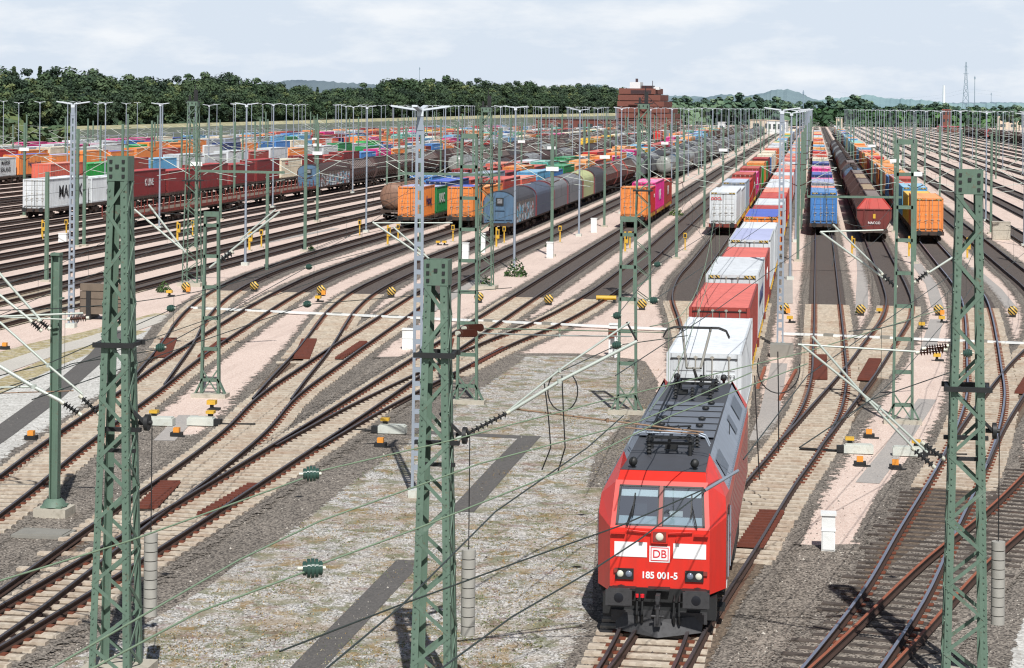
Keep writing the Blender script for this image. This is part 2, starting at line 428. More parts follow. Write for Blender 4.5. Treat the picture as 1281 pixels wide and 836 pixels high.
def track(key,pts,label,straight=False,avoid=None,wood=False,top='railtop',group=None,side='railside',bedw=3.5):
    zc[0]+=1; z=.026+.0035*(zc[0]%9)
    P=pts if straight else catmull(pts,1.6)
    TR[key]=P
    t=empty('railway_track',(0,0,0)); tag(t,label,'railway track',group)
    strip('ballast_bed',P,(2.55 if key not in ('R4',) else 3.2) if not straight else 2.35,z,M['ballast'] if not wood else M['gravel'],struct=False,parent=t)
    strip('ballast_shoulder',P,(5.0 if not straight else 2.8),z-.012 if z>.04 else z*.6,M['halo'],struct=False,parent=t)
    for o in (-.7525,.7525):
        link('rail',rail_mesh(offset(P,o),z+.045+.0015*(zc[0]%9),[M[side],M[top]]),t)
    if not straight or (abs(pts[0][0])<1):
        wy=67 if key=='R3' else 0
        if wy:
            q=sleeper_bm(P,z-.022,avoid=None,w=2.9,zt=.045,ymax=wy); q.build('timber_sleepers',[M['sleeperwood'],M['clip']],t)
        m=sleeper_bm(P,z+(.012 if not wood else -.022),avoid=avoid,w=2.6 if not wood else 2.9,zt=.045,ymin=max(36,wy))
        if m.v: m.build('sleepers',[M['sleeperwood' if wood else 'sleeper'],M['clip']],t)
    return t
far=1400
track('R0',[(-3.75,far),(-3.75,200),(-3.75,110),(-3.72,86),(-3.52,70),(-3.42,58),(-3.4,48),(-3.5,44.6),(-3.8,40),(-4.3,34),(-5.1,26)],'track under the red locomotive and its long container train')
track('R1',[(.9,far),(.9,206),(.85,140),(.78,104),(.7,92),(.3,82),(-.5,72.8),(-1.3,65.5),(-2.1,57),(-2.98,48),(-3.24,44.6),(-4.0,37.5)],'track of the blue fronted container train, passing right of the locomotive',avoid=TR['R0'])
track('R2',[(5.3,far),(5.3,167),(5.3,140),(5.22,133),(4.65,121),(3.5,109),(1.85,93),(.75,83.6),(-.1,76.4),(-.55,72.8)],'curving track in front of the brown hopper wagons',avoid=TR['R1'])
track('R3',[(10,far),(10,160),(10,146),(9.8,133),(9.3,123),(8.5,110),(7.8,99.5),(7,88.2),(6,79),(4.9,70.7),(3.2,59.5),(1.92,51),(.84,45.3),(-.7,38)],'track with bright rails behind the right lattice mast, leading to the orange container',top='railbright')
track('R5',[(14.5,far),(14.5,160),(14.4,140),(13.6,125),(12,111),(9.6,98.6),(7.8,88.6),(6,78),(4.95,70.9)],'track joining from the right edge above the right lattice mast',avoid=TR['R3'])
track('R4',[(15,97),(9.1,75.5),(5.09,60.1),(4.18,57.1),(1.11,45.4),(-.9,38)],'rust brown crossing track at the bottom right',avoid=TR['R3'],wood=True,top='railrust',side='railside')
track('L1',[(-8.3,far),(-8.3,200),(-8.3,160),(-8.35,145),(-7.65,128),(-6.7,118),(-5.1,99.7),(-4.2,88),(-3.8,78)],'curving track in front of the white refrigerated containers',avoid=TR['R0'])
track('L3',[(-17.4,far),(-17.4,203),(-17.42,129),(-17.4,115),(-17.36,92),(-17.3,76),(-17.33,69.7),(-17.45,54),(-17.65,44.5),(-18.2,34)],'track leading to the orange and magenta container train')
track('L2',[(-12.9,far),(-12.9,200),(-12.9,150),(-13.2,130),(-14.3,111),(-15.2,103),(-16.2,90),(-16.95,78),(-17.25,70)],'empty track left of the white container train',avoid=TR['L3'])
track('a2',[(-24,far),(-24,200),(-24,152),(-23.6,130),(-22.7,112),(-21.7,93.4),(-20.8,80.2),(-20.05,74.5),(-18.7,55),(-18.1,45),(-17.9,36)],'empty track beside the grey hooded wagons',avoid=TR['L3'])
track('a1',[(-28.3,far),(-28.3,200),(-28.3,146),(-27.45,127),(-26.4,117.5),(-24.7,106.4),(-23.35,97.8),(-21.75,86.2),(-21.0,81)],'curving track in front of the grey hooded wagons',avoid=TR['a2'])
track('c2',[(-33.5,far),(-33.5,200),(-33.4,156),(-32.9,139),(-31.6,122),(-29.9,106.8),(-28.25,92.8),(-26.75,82.1),(-25,68.6),(-23.64,59.6),(-22.6,51),(-21.9,40)],'curving track passing left of the front left mast')
track('c1',[(-38,far),(-38,200),(-38,156),(-37.5,141.5),(-36,126.7),(-34.05,115.3),(-31.75,104.8),(-30.7,100.5),(-28.2,89.1),(-27.1,84)],'outermost curving track joining at the left',avoid=TR['c2'])
XL=[-42.4,-47,-51.6,-56.2,-60.4,-64.5,-69,-73,-76.8,-82,-86.5,-91,-95,-100,-105,-110,-115,-120,-124.5,-129,-133.5,-138,-143,-148]
XR=[19,23.6,28.2,34,38.6,43.2,49,53.6,58.2,64,68.6,73.2,79,84,90]
for i,x in enumerate(XL):
    track('l%d'%i,[(x,far),(x,40)],'straight track among the many parallel sidings at the left',True,group='parallel sidings at the left')
for i,x in enumerate(XR):
    track('r%d'%i,[(x,far),(x,40)],'straight empty track among the parallel sidings at the right',True,group='parallel sidings at the right',top='railtop')
# white pipe duct crossing the throat
def white_duct(a,b,label):
    t=empty('crossing_duct',(0,0,0)); tag(t,label,'pipe duct')
    m=MB(); m.bar((a[0],a[1],.135),(b[0],b[1],.135),.26,.1); 
    m.build('pipe',M['white'],t)
    m=MB(); dx,dy=b[0]-a[0],b[1]-a[1]; L=math.hypot(dx,dy); ry=math.atan2(dy,dx)
    for k,P in TR.items():
        for q in P:
            tt=((q[0]-a[0])*dx+(q[1]-a[1])*dy)/L/L
            if 0<tt<1 and abs(a[1]+dy*tt-q[1])<.8:
                m.box((q[0],a[1]+dy*tt,.15),(.5,.3,.15),0,rz=ry); break
    m.build('valve_box',M['concdark'],t)
    return t
white_duct((-35.3,117.0),(-7.6,111.7),'white pipe lying across the curving tracks left of the train')
white_duct((-1.6,110.9),(19,107.9),'white pipe lying across the curving tracks right of the train')
# rusty ribbed plates between the rails
def plate(p0,p1,w,label):
    a=G(*p0); b=G(*p1); m=MB(); dx,dy=b[0]-a[0],b[1]-a[1]; L=math.hypot(dx,dy); ux,uy=dx/L,dy/L
    m.bar((a[0],a[1],.115),(b[0],b[1],.115),w,.025)
    n=max(3,int(L/.38))
    for k in range(n):
        t=(k+.5)/n; m.box((a[0]+dx*t,a[1]+dy*t,.16),(w,.17,.07),0,rz=math.atan2(uy,ux)-math.pi/2+.12)
    o=m.build('ribbed_plate',M['rustplate']); tag(o,label,'steel plate')
plate((203,450),(212,427),.75,'ribbed rusty plate on the outermost left track')
plate((252,450),(282,427),.42,'narrow rusty plate left of the small ladder mast')
plate((377,452),(387,428),.75,'wide rusty ribbed plate on the track before the white pipe')
plate((424,452),(455,431),.4,'narrow rusty plate right of the wide one')
plate((183,641),(214,608),.62,'stacked rusty ribs behind the front left mast')
plate((252,650),(318,611),.34,'long rusty plate strip right of the front left mast')
plate((1026,478),(1026,448),.62,'upright rusty plate on the straight track right of the train')
plate((1081,479),(1095,453),.6,'slanting rusty plate left of the tall ladder mast')
plate((938,690),(966,645),.72,'rusty ribbed plate beside the locomotive')
plate((556,450),(562,428),.5,'rusty plate partly behind the central mast')
plate((588,462),(632,438),.32,'narrow rusty plate right of the central mast')
plate((1278,496),(1290,476),.6,'rusty plate at the right edge')
# ------------------------------------------------------------------ containers
CC={'orange':srgb(230,138,70),'orangelt':srgb(238,164,98),'redbrown':srgb(150,62,54),'maroon':srgb(124,42,44),'red':srgb(186,48,44),
 'salmon':srgb(214,104,86),'blue':srgb(70,126,190),'navy':srgb(38,58,112),'ltblue':srgb(96,164,208),'white':srgb(204,209,212),
 'grey':srgb(150,160,172),'green':srgb(40,128,74),'brgreen':srgb(30,170,70),'magenta':srgb(206,44,128),'yellow':srgb(228,184,64),
 'cream':srgb(226,214,190),'teal':srgb(96,180,166)}
NAMES={'orange':'orange','orangelt':'light orange','redbrown':'brownish red','maroon':'dark maroon','red':'bright red','salmon':'faded salmon',
 'blue':'blue','navy':'navy blue','ltblue':'light blue','white':'white','grey':'pale grey blue','green':'dark green','brgreen':'vivid green',
 'magenta':'magenta','yellow':'yellow','cream':'cream','teal':'pale teal'}
ROOFC={'redbrown':srgb(205,112,104),'maroon':srgb(186,84,84),'red':srgb(214,104,98),'orange':srgb(238,170,118),'orangelt':srgb(240,176,124),  # roofs paler than the sides: fading plus overhead sun put into the colour
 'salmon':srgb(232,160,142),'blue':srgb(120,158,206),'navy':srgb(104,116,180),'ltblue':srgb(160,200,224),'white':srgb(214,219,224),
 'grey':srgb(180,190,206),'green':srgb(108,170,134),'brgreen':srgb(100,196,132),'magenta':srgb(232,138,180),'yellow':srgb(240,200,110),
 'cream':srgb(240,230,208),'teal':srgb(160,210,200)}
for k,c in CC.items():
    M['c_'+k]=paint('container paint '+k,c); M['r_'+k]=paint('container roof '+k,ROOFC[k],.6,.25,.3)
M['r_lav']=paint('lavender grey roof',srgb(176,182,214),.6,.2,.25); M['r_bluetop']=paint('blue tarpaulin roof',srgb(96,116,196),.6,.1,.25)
M['steelbar']=plain('door gear',srgb(176,172,162),.5,.3,.2,4)
_cm={}
def cont_mesh(col,L=12.19,H=2.59,detail=2,roof=None):
    key=(col,L,H,detail,roof)
    if key in _cm: return _cm[key]
    m=MB(); W=1.219; y0,y1=-L/2,L/2
    if detail==0:
        n=max(6,int(L/1.0))
        st=[y0+(y1-y0)*i/n for i in range(n+1)]
    # side walls (corrugated)
    per=.28 if detail==2 else .56
    n=int((L-.3)/per); ys=[];xs=[]
    for i in range(n):
        a=y0+.15+i*(L-.3)/n; p=(L-.3)/n
        ys+=[a,a+p*.28,a+p*.5,a+p*.78]; xs+=[0,0,.04,.04]
    ys.append(y1-.15); xs.append(0)
    ys=[y0]+ys+[y1]; xs=[0]+xs+[0]
    for s in (-1,1):
        vs=[];fs=[]
        for y,x in zip(ys,xs): vs+=[(s*(W-.02-x),y,.12),(s*(W-.02-x),y,H-.1)]
        for i in range(len(ys)-1):
            f=(2*i,2*i+2,2*i+3,2*i+1); fs.append(f if s>0 else f[::-1])
        m.add(vs,fs,0)
        # frame rails
        m.box((s*(W-.04),0,.075),(.08,L,.15),0); m.box((s*(W-.035),0,H-.05),(.07,L,.1),0)
        for y in (y0+.07,y1-.07): m.box((s*(W-.06),y,H/2),(.14,.14,H+.004),0)
    # roof: shallow ribs across
    vs=[];fs=[]; k=len(ys)
    for y,x in zip(ys,xs): vs+=[(-W+.03,y,H-.01-x*.5),(W-.03,y,H-.01-x*.5)]
    for i in range(k-1): fs.append((2*i,2*i+1,2*i+3,2*i+2))
    m.add(vs,fs,1)
    # far end wall and floor
    m.add([(-W+.05,y1-.03,.1),(W-.05,y1-.03,.1),(W-.05,y1-.03,H-.05),(-W+.05,y1-.03,H-.05)],[(1,0,3,2)],0)
    m.add([(-W+.05,y0,.05),(W-.05,y0,.05),(W-.05,y1,.05),(-W+.05,y1,.05)],[(3,2,1,0)],0)
    m.box((0,y0+.05,.09),(2*W-.3,.1,.18),0); m.box((0,y0+.05,H-.07),(2*W-.3,.1,.14),0)
    if detail<2:
        m.add([(-W+.05,y0+.03,.1),(W-.05,y0+.03,.1),(W-.05,y0+.03,H-.05),(-W+.05,y0+.03,H-.05)],[(0,1,2,3)],0)
        if detail==1:
            for x in (-.9,-.35,.35,.9): m.tube((x,y0+.0,.15),(x,y0+.0,H-.1),.02,4,2,caps=False)
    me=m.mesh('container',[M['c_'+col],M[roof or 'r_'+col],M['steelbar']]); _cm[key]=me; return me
_dm={}
def door_mesh(col,H,side):
    key=(col,H,side)
    if key in _dm: return _dm[key]
    m=MB(); W=1.219; x0,x1=(-W+.14,-.01) if side<0 else (.01,W-.14)
    m.box2((x0,.02,.19),(x1,.07,H-.15),0)
    k=5; hh=(H-.4)/k
    for i in range(k):
        z0=.23+i*hh
        m.box2((x0+.07,-.005,z0+.06),(x1-.07,.02,z0+hh-.05),0)
    me=m.mesh('door',[M['c_'+col]])
    b=MB()
    for x in (x0+.26,x1-.26):
        b.tube((x,-.04,.1),(x,-.04,H-.06),.022,6,0)
        for z in (.14,.75,1.5,H-.12): b.box((x,-.03,z),(.12,.05,.07),0)
        b.bar((x-.12,-.07,1.0+.05*side),(x+.16,-.07,1.02),.03,.04,0)
    mb=b.mesh('locking_bars',[M['steelbar']])
    _dm[key]=(me,mb); return _dm[key]
def text_obj(txt,size,parent,loc,rot,mat,bold=0.0,name='lettering',extr=.004,sx=1.0):
    cu=bpy.data.curves.new('txt','FONT'); cu.body=txt; cu.size=size; cu.align_x='CENTER'; cu.align_y='CENTER'; cu.extrude=extr; cu.offset=bold
    ob=bpy.data.objects.new('txt',cu); COL.objects.link(ob); bpy.context.view_layer.update()
    me=bpy.data.meshes.new_from_object(ob.evaluated_get(bpy.context.evaluated_depsgraph_get()))
    bpy.data.objects.remove(ob); bpy.data.curves.remove(cu)
    me.materials.clear(); me.materials.append(mat)
    o=link(name,me,parent); o.location=loc; o.rotation_euler=rot; o.scale=(sx,1,1); return o
M['txt_white']=plain('white lettering',srgb(236,236,236),.5,0,.04,1)
M['txt_black']=plain('black lettering',srgb(30,32,38),.5,0,.1,1)
M['txt_navy']=plain('navy lettering',srgb(30,40,92),.5,0,.1,1)
M['txt_red']=plain('red lettering',srgb(214,36,48),.5,0,.1,1)
M['txt_teal']=plain('light blue logo square',srgb(140,196,208),.5,0,.1,1)
PX=math.pi/2
def side_text(o,txt,size,y,z,mat,right=True,bold=0.0,sx=1.0):
    if right: return text_obj(txt,size,o,(1.226,y,z),(PX,0,PX),mat,bold,sx=sx)
    return text_obj(txt,size,o,(-1.226,y,z),(PX,0,-PX),mat,bold,sx=sx)
ORD=['frontmost','second','third','fourth','fifth','sixth','seventh','eighth','ninth','tenth','eleventh','twelfth','thirteenth','fourteenth','fifteenth','sixteenth','seventeenth','eighteenth','nineteenth','twentieth']
def ordn(i):
    if i<20: return ORD[i]
    n=i+1; return '%d%s'%(n,{1:'st',2:'nd',3:'rd'}.get(n%10,'th') if n%100 not in (11,12,13) else 'th')
CONT=[]   # (dist, x, y, L, H, colour, roof, near, label, textspec)
WAG=[]    # flat wagons (dist, x, yc, L, label)
FLOOR=1.16
def y_near(x,y): return y<230 and x>-12
M['stripes2']=stripes(38)
def near_container(x,yc,L,H,col,roof,label,z=FLOOR,texts=None,group=None):
    t=empty('shipping_container',(x,yc,z)); tag(t,label,'shipping container',group)
    link('body',cont_mesh(col,L,H,2,roof),t)
    for s in (-1,1):
        me,mb=door_mesh(col,H,s)
        d=link('door',me,t,(0,-L/2-.02,0)); link('locking_bars',mb,d)
    q=MB(); q.box((0,-L/2-.02,H/2+.02),(.035,.03,H-.3),0); q.box((0,-L/2-.03,H-.165),(2.2,.03,.03),0); q.box((0,-L/2-.03,.2),(2.2,.03,.03),0); link('gasket',q.mesh('gasket',M['black']),t)
    if H>2.8 and y_near(x,yc):
        for s in (-1,1):
            q=MB(); q.box((s*.82,-L/2-.035,H-.1),(.5,.02,.14),0); link('warning_stripe',q.mesh('warning_stripe',M['stripes2']),t)
    for tx in (texts or []):
        if tx[0]=='side': side_text(t,*tx[1:])
        elif tx[0]=='front': text_obj(tx[1],tx[2],t,(tx[3],-L/2-.07,tx[4]),(PX,0,0),tx[5],tx[6] if len(tx)>6 else 0)
    return t
# ------------------------------------------------------------------ wagons
def bogie_bm(m,y,mi=0,wi=1,r=.46,w=1.0):
    for s in (-1,1):
        m.box((s*w,y,.55),(.12,2.3,.26),mi); m.box((s*w,y,.42),(.16,.7,.3),mi)
        for dy in (-.9,.9):
            m.tube((s*.70,y+dy,.46),(s*.83,y+dy,.46),r,14,wi); m.tube((s*.84,y+dy,.46),(s*1.1,y+dy,.46),.12,8,mi)
    m.box((0,y,.62),(2.0,.35,.2),mi)
def buffers_bm(m,y,s,mi=0):
    for x in (-.875,.875):
        m.tube((x,y,1.05),(x,y+s*.5,1.05),.12,8,mi); m.tube((x,y+s*.5,1.05),(x,y+s*.56,1.05),.24,12,mi)
    m.box((0,y+s*.2,1.0),(.14,.5,.16),mi)
def flat_near(x,yc,L,label,group=None,red=False,loaded=True):
    t=empty('flat_wagon',(x,yc,0)); tag(t,label,'flat wagon',group)
    m=MB(); h=L/2-.6
    for s in (-1,1):
        m.box((s*1.15,0,1.02),(.14,2*h,.26),0)
        for k in range(int(2*h/1.6)): m.box((s*1.2,-h+.8+k*1.6,1.0),(.1,.16,.34),1)
        m.box((s*1.16,s*.0,.78),(.05,h,.12),0)
    for k in range(int(2*h/2.0)+1): m.box((0,-h+.1+k*2*h/(int(2*h/2.0)),1.0),(2.3,.18,.22),0)
    m.box((0,-h,1.0),(2.6,.2,.34),0); m.box((0,h,1.0),(2.6,.2,.34),0); m.box((0,0,.98),(.5,2*h,.3),0)
    if not loaded: m.box((0,0,1.16),(2.5,2*h,.05),0)
    m.build('frame',[M['framered'] if red else M['frame'],M['yellow'] if red else M['frame']],t)
    for y in (-h+1.7,h-1.7):
        b=MB(); bogie_bm(b,0,0,1); b.build('bogie',[M['frame'],M['wheel']],t,(0,y,0))
    for s in (-1,1):
        b=MB(); buffers_bm(b,0,s); b.build('buffers',M['black'],t,(0,s*h,0))
    return t
_fm={}
def flat_mesh(L,red):
    if (L,red) in _fm: return _fm[(L,red)]
    m=MB(); h=L/2-.5
    for s in (-1,1): m.box((s*1.15,0,1.0),(.14,2*h,.26),0)
    for k in range(5): m.box((0,-h+k*h/2,1.0),(2.3,.2,.2),0)
    m.box((0,0,.95),(.6,2*h,.3),0)
    for y in (-h+1.6,h-1.6):
        for s in (-1,1):
            m.box((s*1.0,y,.55),(.12,2.3,.3),0)
            for dy in (-.9,.9): m.tube((s*.72,y+dy,.46),(s*.84,y+dy,.46),.45,8,1)
    for s in (-1,1):
        for x in (-.875,.875): m.tube((x,s*h,1.05),(x,s*(h+.5),1.05),.2,6,1)
    me=m.mesh('flat_wagon',[M['framered'] if red else M['frame'],M['wheel']]); _fm[(L,red)]=me; return me
def under(m,L,mi=0,wi=1):
    h=L/2-.6
    m.box((0,0,1.0),(2.4,2*h,.25),mi)
    for y in (-h+1.8,h-1.8): bogie_bm(m,y,mi,wi)
    for s in (-1,1): buffers_bm(m,s*h,s,mi)
def wagmats():
    M['hop_brown']=paint('hopper brown',srgb(112,46,42),.6,.3,.5); M['hop_red']=paint('hopper red brown end',srgb(168,58,50),.5,.2,.3)
    M['hop_roof']=paint('hopper roof grey brown',srgb(140,128,122),.6,.3,.5); M['hop_dark']=paint('hopper dark brown',srgb(76,56,54),.7,.4,.5)
    M['hop_rib']=paint('hopper rib',srgb(64,40,38),.7,.4,.5); M['rope']=paint('tan stained hood',srgb(182,160,132),.8,.3,.6)
    M['grey_tarp']=paint('grey tarpaulin',srgb(132,134,138),.7,.1,.35); M['slate_tarp']=paint('slate blue tarpaulin',srgb(84,94,112),.7,.1,.35)
    M['dark_tarp']=paint('dark tarpaulin',srgb(72,72,78),.7,.2,.4); M['lime_tarp']=paint('pale lime tarpaulin',srgb(188,194,142),.7,.1,.3)
    M['red_ring']=paint('red hoop',srgb(122,50,56),.6,.1,.3); M['tank_grey']=paint('tank silver',srgb(150,152,148),.35,.2,.45)
    M['tank_brown']=paint('tank rusty brown',srgb(136,104,86),.6,.5,.6); M['tank_dark']=paint('tank dark',srgb(72,62,60),.5,.4,.5)
    M['wag_blue']=paint('wagon end blue',srgb(82,110,136),.5,.3,.5); M['wood_grey']=paint('weathered plank grey',srgb(126,118,112),.8,.3,.6)
    M['graf']=graffiti(); M['tank_blue']=paint('tank blue',srgb(60,110,150),.4,.3,.4)
def graffiti():
    n=NT('graffiti planks'); w=n.coord('World',(1,.55,1.0))
    base=n.mix(n.noise(w,6,4),srgb(84,74,70),srgb(130,120,112))
    p=n.ramp(n.noise(w,1.1,2,.5,1.5),.47,.52); z=n.sep(n.coord('World'),2)
    low=n.math('LESS_THAN',n.math('ADD',z,n.math('MULTIPLY',n.noise(w,1.3,2),1.2)),3.3)
    c=n.mix(n.math('MULTIPLY',p,low),base,srgb(196,206,214))
    q=n.ramp(n.noise(w,.8,1,.5,2.0),.56,.6,(0,0,0),(1,1,1))
    c=n.mix(n.math('MULTIPLY',q,low),c,srgb(104,176,204))
    q2=n.ramp(n.noise(w,.9,2,.6,3.0),.60,.63); c=n.mix(n.math('MULTIPLY',q2,low),c,srgb(190,116,110))
    n.base(c); n.rough(.7); return n.mat
wagmats()
def hopper(x,yc,L,label,side='hop_dark',end='hop_red',roof='hop_roof',group=None):
    t=empty('hopper_wagon',(x,yc,0)); tag(t,label,'hopper wagon',group)
    h=L/2-.75
    m=MB(); under(m,L); m.build('underframe',[M['frame'],M['wheel']],t)
    m=MB()
    prof=[(-.95,1.15),(.95,1.15),(1.5,2.2),(1.5,2.95),(-1.5,2.95),(-1.5,2.2)]
    m.prism(prof,-h,h,0,capmi=1)
    k=int(2*h/1.25)
    for i in range(k+1):
        y=-h+.05+i*(2*h-.1)/k
        for s in (-1,1):
            m.bar((s*1.53,y,2.2),(s*1.53,y,2.95),.08,.08,2); m.bar((s*.98,y,1.17),(s*1.53,y,2.2),.08,.08,2)
    for x2 in (-.9,0,.9): m.bar((x2,-h-.04,1.2),(x2,-h-.04,2.93),.09,.06,1)
    m.box((0,-h-.03,2.95),(3.0,.1,.1),1)
    m.build('body',[M[side],M[side] if side!='hop_brown' else M['hop_brown'],M['hop_rib']],t)
    m=MB(); e=.9   # sloping roof with hipped ends
    A=[(-1.52,-h,2.97),(1.52,-h,2.97),(1.52,h,2.97),(-1.52,h,2.97)]; B=[(-.62,-h+e,4.05),(.62,-h+e,4.05),(.62,h-e,4.05),(-.62,h-e,4.05)]
    m.add(A+B,[(0,1,5,4),(2,3,7,6)],1); m.add(A+B,[(1,2,6,5),(3,0,4,7),(4,5,6,7)],0)
    for i in range(k+1):
        y=-h+e+i*(2*h-2*e)/k
        for s in (-1,1): m.bar((s*1.52,y,3.0),(s*.64,y,4.08),.07,.05,2)
    for s in (-1,1):
        m.bar((s*.64,-h+e,4.08),(s*.64,h-e,4.08),.1,.1,2); m.bar((s*1.52,-h,2.99),(s*.62,-h+e,4.07),.1,.06,1)
        m.bar((s*.45,-h,3.0),(s*.3,-h+e,4.07),.07,.06,1)
    m.build('roof',[M[roof],M[end],M['hop_rib']],t)
    return t
def hood(x,yc,L,label,tarp='grey_tarp',end=None,planks=None,ring='red_ring',group=None):
    "covered wagon with an arched hood"
    t=empty('covered_wagon',(x,yc,0)); tag(t,label,'covered wagon',group)
    h=L/2-.7
    m=MB(); under(m,L); m.build('underframe',[M['frame'],M['wheel']],t)
    def arch(w,z0,z1,n=12):
        pts=[(w,z0),(w,z1-.95)]
        for k in range(1,n): 
            a=math.pi*k/n; pts.append((w*math.cos(a)**1 if True else 0,z1-.95+.95*math.sin(a)))
        pts+=[(-w,z1-.95),(-w,z0)]; return pts
    P=arch(1.46,1.15,4.05)
    m=MB(); m.prism(P,-h,h,0,capmi=1)
    if planks:
        for s in (-1,1): m.box((s*1.475,0,2.1),(.03,2*h-.3,1.85),2)
    m.build('hood',[M[tarp],M[end or tarp],M[planks or tarp]],t)
    m=MB()
    for y in (-h,h):
        m=MB()
        Q=arch(1.50,1.15,4.09)
        for i in range(len(Q)-1): m.bar((Q[i][0],y,Q[i][1]),(Q[i+1][0],y,Q[i+1][1]),.14,.05,0)
        m.build('hoop',M[ring],t)
    m=MB()
    if planks:
        n=int(2*h/1.6)
        for i in range(n+1):
            for s in (-1,1): m.box((s*1.5,-h+i*2*h/n,2.1),(.06,.09,1.9),0)
    if planks: m.build('ribs',M[ring],t)
    m=MB(); 
    m.box((0,-h-.05,2.35),(1.0,.08,.12),0); m.box((0,-h-.05,1.5),(2.6,.08,.14),0)
    for s in (-1,1): m.box((s*.5,-h-.05,2.4),(.1,.1,2.5),0); m.box((s*1.2,-h-.05,1.9),(.08,.09,1.4),0)
    m.box((0,-h-.06,3.1),(.7,.05,.7),1); m.box((0,-h-.09,3.15),(.45,.03,.42),2)
    m.build('end_frame',[M[end or 'black'],M['black'],M['grey_tarp']],t)
    return t
def tank(x,yc,L,label,mat='tank_grey',group=None,zc=2.55,r=1.42,endmat=None):
    t=empty('tank_wagon',(x,yc,0)); tag(t,label,'tank wagon',group)
    h=L/2-.75
    m=MB(); under(m,L); m.build('underframe',[M['frame'],M['wheel']],t)
    m=MB(); pr=[(0,-h),(r*.55,-h+.06),(r*.86,-h+.22),(r*.98,-h+.45),(r,-h+.6),(r,h-.6),(r*.98,h-.45),(r*.86,h-.22),(r*.55,h-.06),(0,h)]
    m.lathe(pr,(0,0,zc),'y',24,0)
    m.build('barrel',[M[mat]],t)
    m=MB()
    for y in (-h*.6,-h*.2,h*.2,h*.6): m.lathe([(r+.015,y-.05),(r+.03,y),(r+.015,y+.05)],(0,0,zc),'y',24,0)
    for y in (-h+1.5,h-1.5):
        for s in (-1,1): m.bar((s*1.0,y,1.1),(s*1.15,y,zc-.75),.1,.5,0)
    m.box((0,0,zc+r+.12),(.5,2*h-2,.06),0); m.tube((0,0,zc+r-.1),(0,0,zc+r+.3),.28,10,0)
    m.box((-.25,-h+.2,1.6),(.05,.06,2.2),0); m.box((.25,-h+.2,1.6),(.05,.06,2.2),0)
    m.build('walkway',[M['frame']],t)
    return t
def gondola(x,yc,L,label,group=None):
    "empty stake wagon with low sides"
    t=empty('stake_wagon',(x,yc,0)); tag(t,label,'stake wagon',group)
    h=L/2-.7; m=MB(); under(m,L); m.box((0,0,1.2),(2.7,2*h,.08),2)
    m.build('underframe',[M['frame'],M['wheel'],M['woodold']],t)
    m=MB()
    for s in (-1,1):
        m.box((s*1.38,0,1.22),(.08,2*h,.3),0); n=int(2*h/1.9)
        for i in range(n+1): m.box((s*1.42,-h+.1+i*(2*h-.2)/n,1.62),(.09,.09,1.0),0)
    m.build('stakes',M['framered'],t)
    return t
# ------------------------------------------------------------------ train composition
PAL=['orange','orange','orangelt','redbrown','white','maroon','red','salmon','white','cream','ltblue','blue','navy','ltblue','white','white','white','grey','green','magenta','cream','teal','yellow','redbrown','orange']
def train(x,y0,cols,n,where,pitch=13.4,seed=1,nearn=3,texts={},H0=2.59,first_off=0,roofs={},red=False,side='right',sizes={}):
    rnd=random.Random(seed); y=y0; last=None
    for i in range(n):
        if i<len(cols): c=cols[i]
        else:
            c=rnd.choice(PAL)
            if rnd.random()<.3 and last: c=last
        last=c
        two = i>=len(cols) and rnd.random()<.16
        H=2.59 if (rnd.random()<.55) else 2.9
        if i<len(cols): H=2.59 if i%2 else 2.9
        L=sizes.get(i,12.19); p=pitch+(L-12.19)
        if two:
            c2=rnd.choice(PAL)
            CONT.append((x,y+3.03,6.06,2.59,c,None,False,where,i,None)); CONT.append((x,y+9.16,6.06,2.59,c2,None,False,where,i,None))
        else: CONT.append((x,y+L/2,L,H,c,roofs.get(i),i<nearn,where,i,texts.get(i)))
        WAG.append((x,y+L/2,p,i<nearn or y<190,where,i,red))
        y+=p
    return y
W_,B_,N_,R_=M['txt_white'],M['txt_black'],M['txt_navy'],M['txt_red']
# main train behind the locomotive
main=[('white',69.6),('redbrown',85.9),('white',98.9),('redbrown',111.6),('white',125.6),('white',139.2),('orange',152.6),('maroon',166.0),('white',179.4),('red',192.8),('salmon',206.2),('white',219.6),('white',233),('salmon',246.4),('white',259.8),('redbrown',273.2),('salmon',286.6),('salmon',300),('white',313.4),('redbrown',326.8),('salmon',340.2)]
mt={0:[('front','MRSU 811 420 2',.16,.48,1.85,B_),('front','45G1',.16,.48,1.62,B_)],2:[('side','HAMBURG SUD',1.0,0,1.5,N_,True,.01)],7:[('front','tex',.5,-.2,2.05,W_,.01)],3:[('side','K LINE',.9,0,1.5,W_,True,.01)]}
mroof={4:'r_lav',6:'r_bluetop',5:None}
for i,(c,y) in enumerate(main):
    CONT.append((-3.52 if i==0 else -3.74,y+6.1,12.19,2.9 if i in (2,4,6) else 2.59,c,mroof.get(i),i<9,'train behind the locomotive',i,mt.get(i)))
    WAG.append((-3.75,y+6.1,13.4 if i else 14.6,True if i<11 else False,'train behind the locomotive',i,True))
rr=random.Random(5); y=353.6
for i in range(21,52):
    CONT.append((-3.75,y+6.1,12.19,2.59,rr.choice(['salmon','white','redbrown','orange','red','salmon','white','ltblue']),None,False,'train behind the locomotive',i,None)); WAG.append((-3.75,y+6.1,13.4,False,'train behind the locomotive',i,True)); y+=13.4
train(-8.3,196,['white','white','grey','red','redbrown','magenta','redbrown','brgreen','orange','green','maroon','blue','cream','white','cream','orange','salmon','orange','white'],48,'train led by a white refrigerated container',seed=3,nearn=5,
    texts={0:[('front','OOCL',.36,-.6,2.3,R_,.006)],4:[('side','CAI',1.2,0,1.4,W_,True,.01)],5:[('side','ONE',1.4,0,1.4,W_,True,.02)]},red=True)
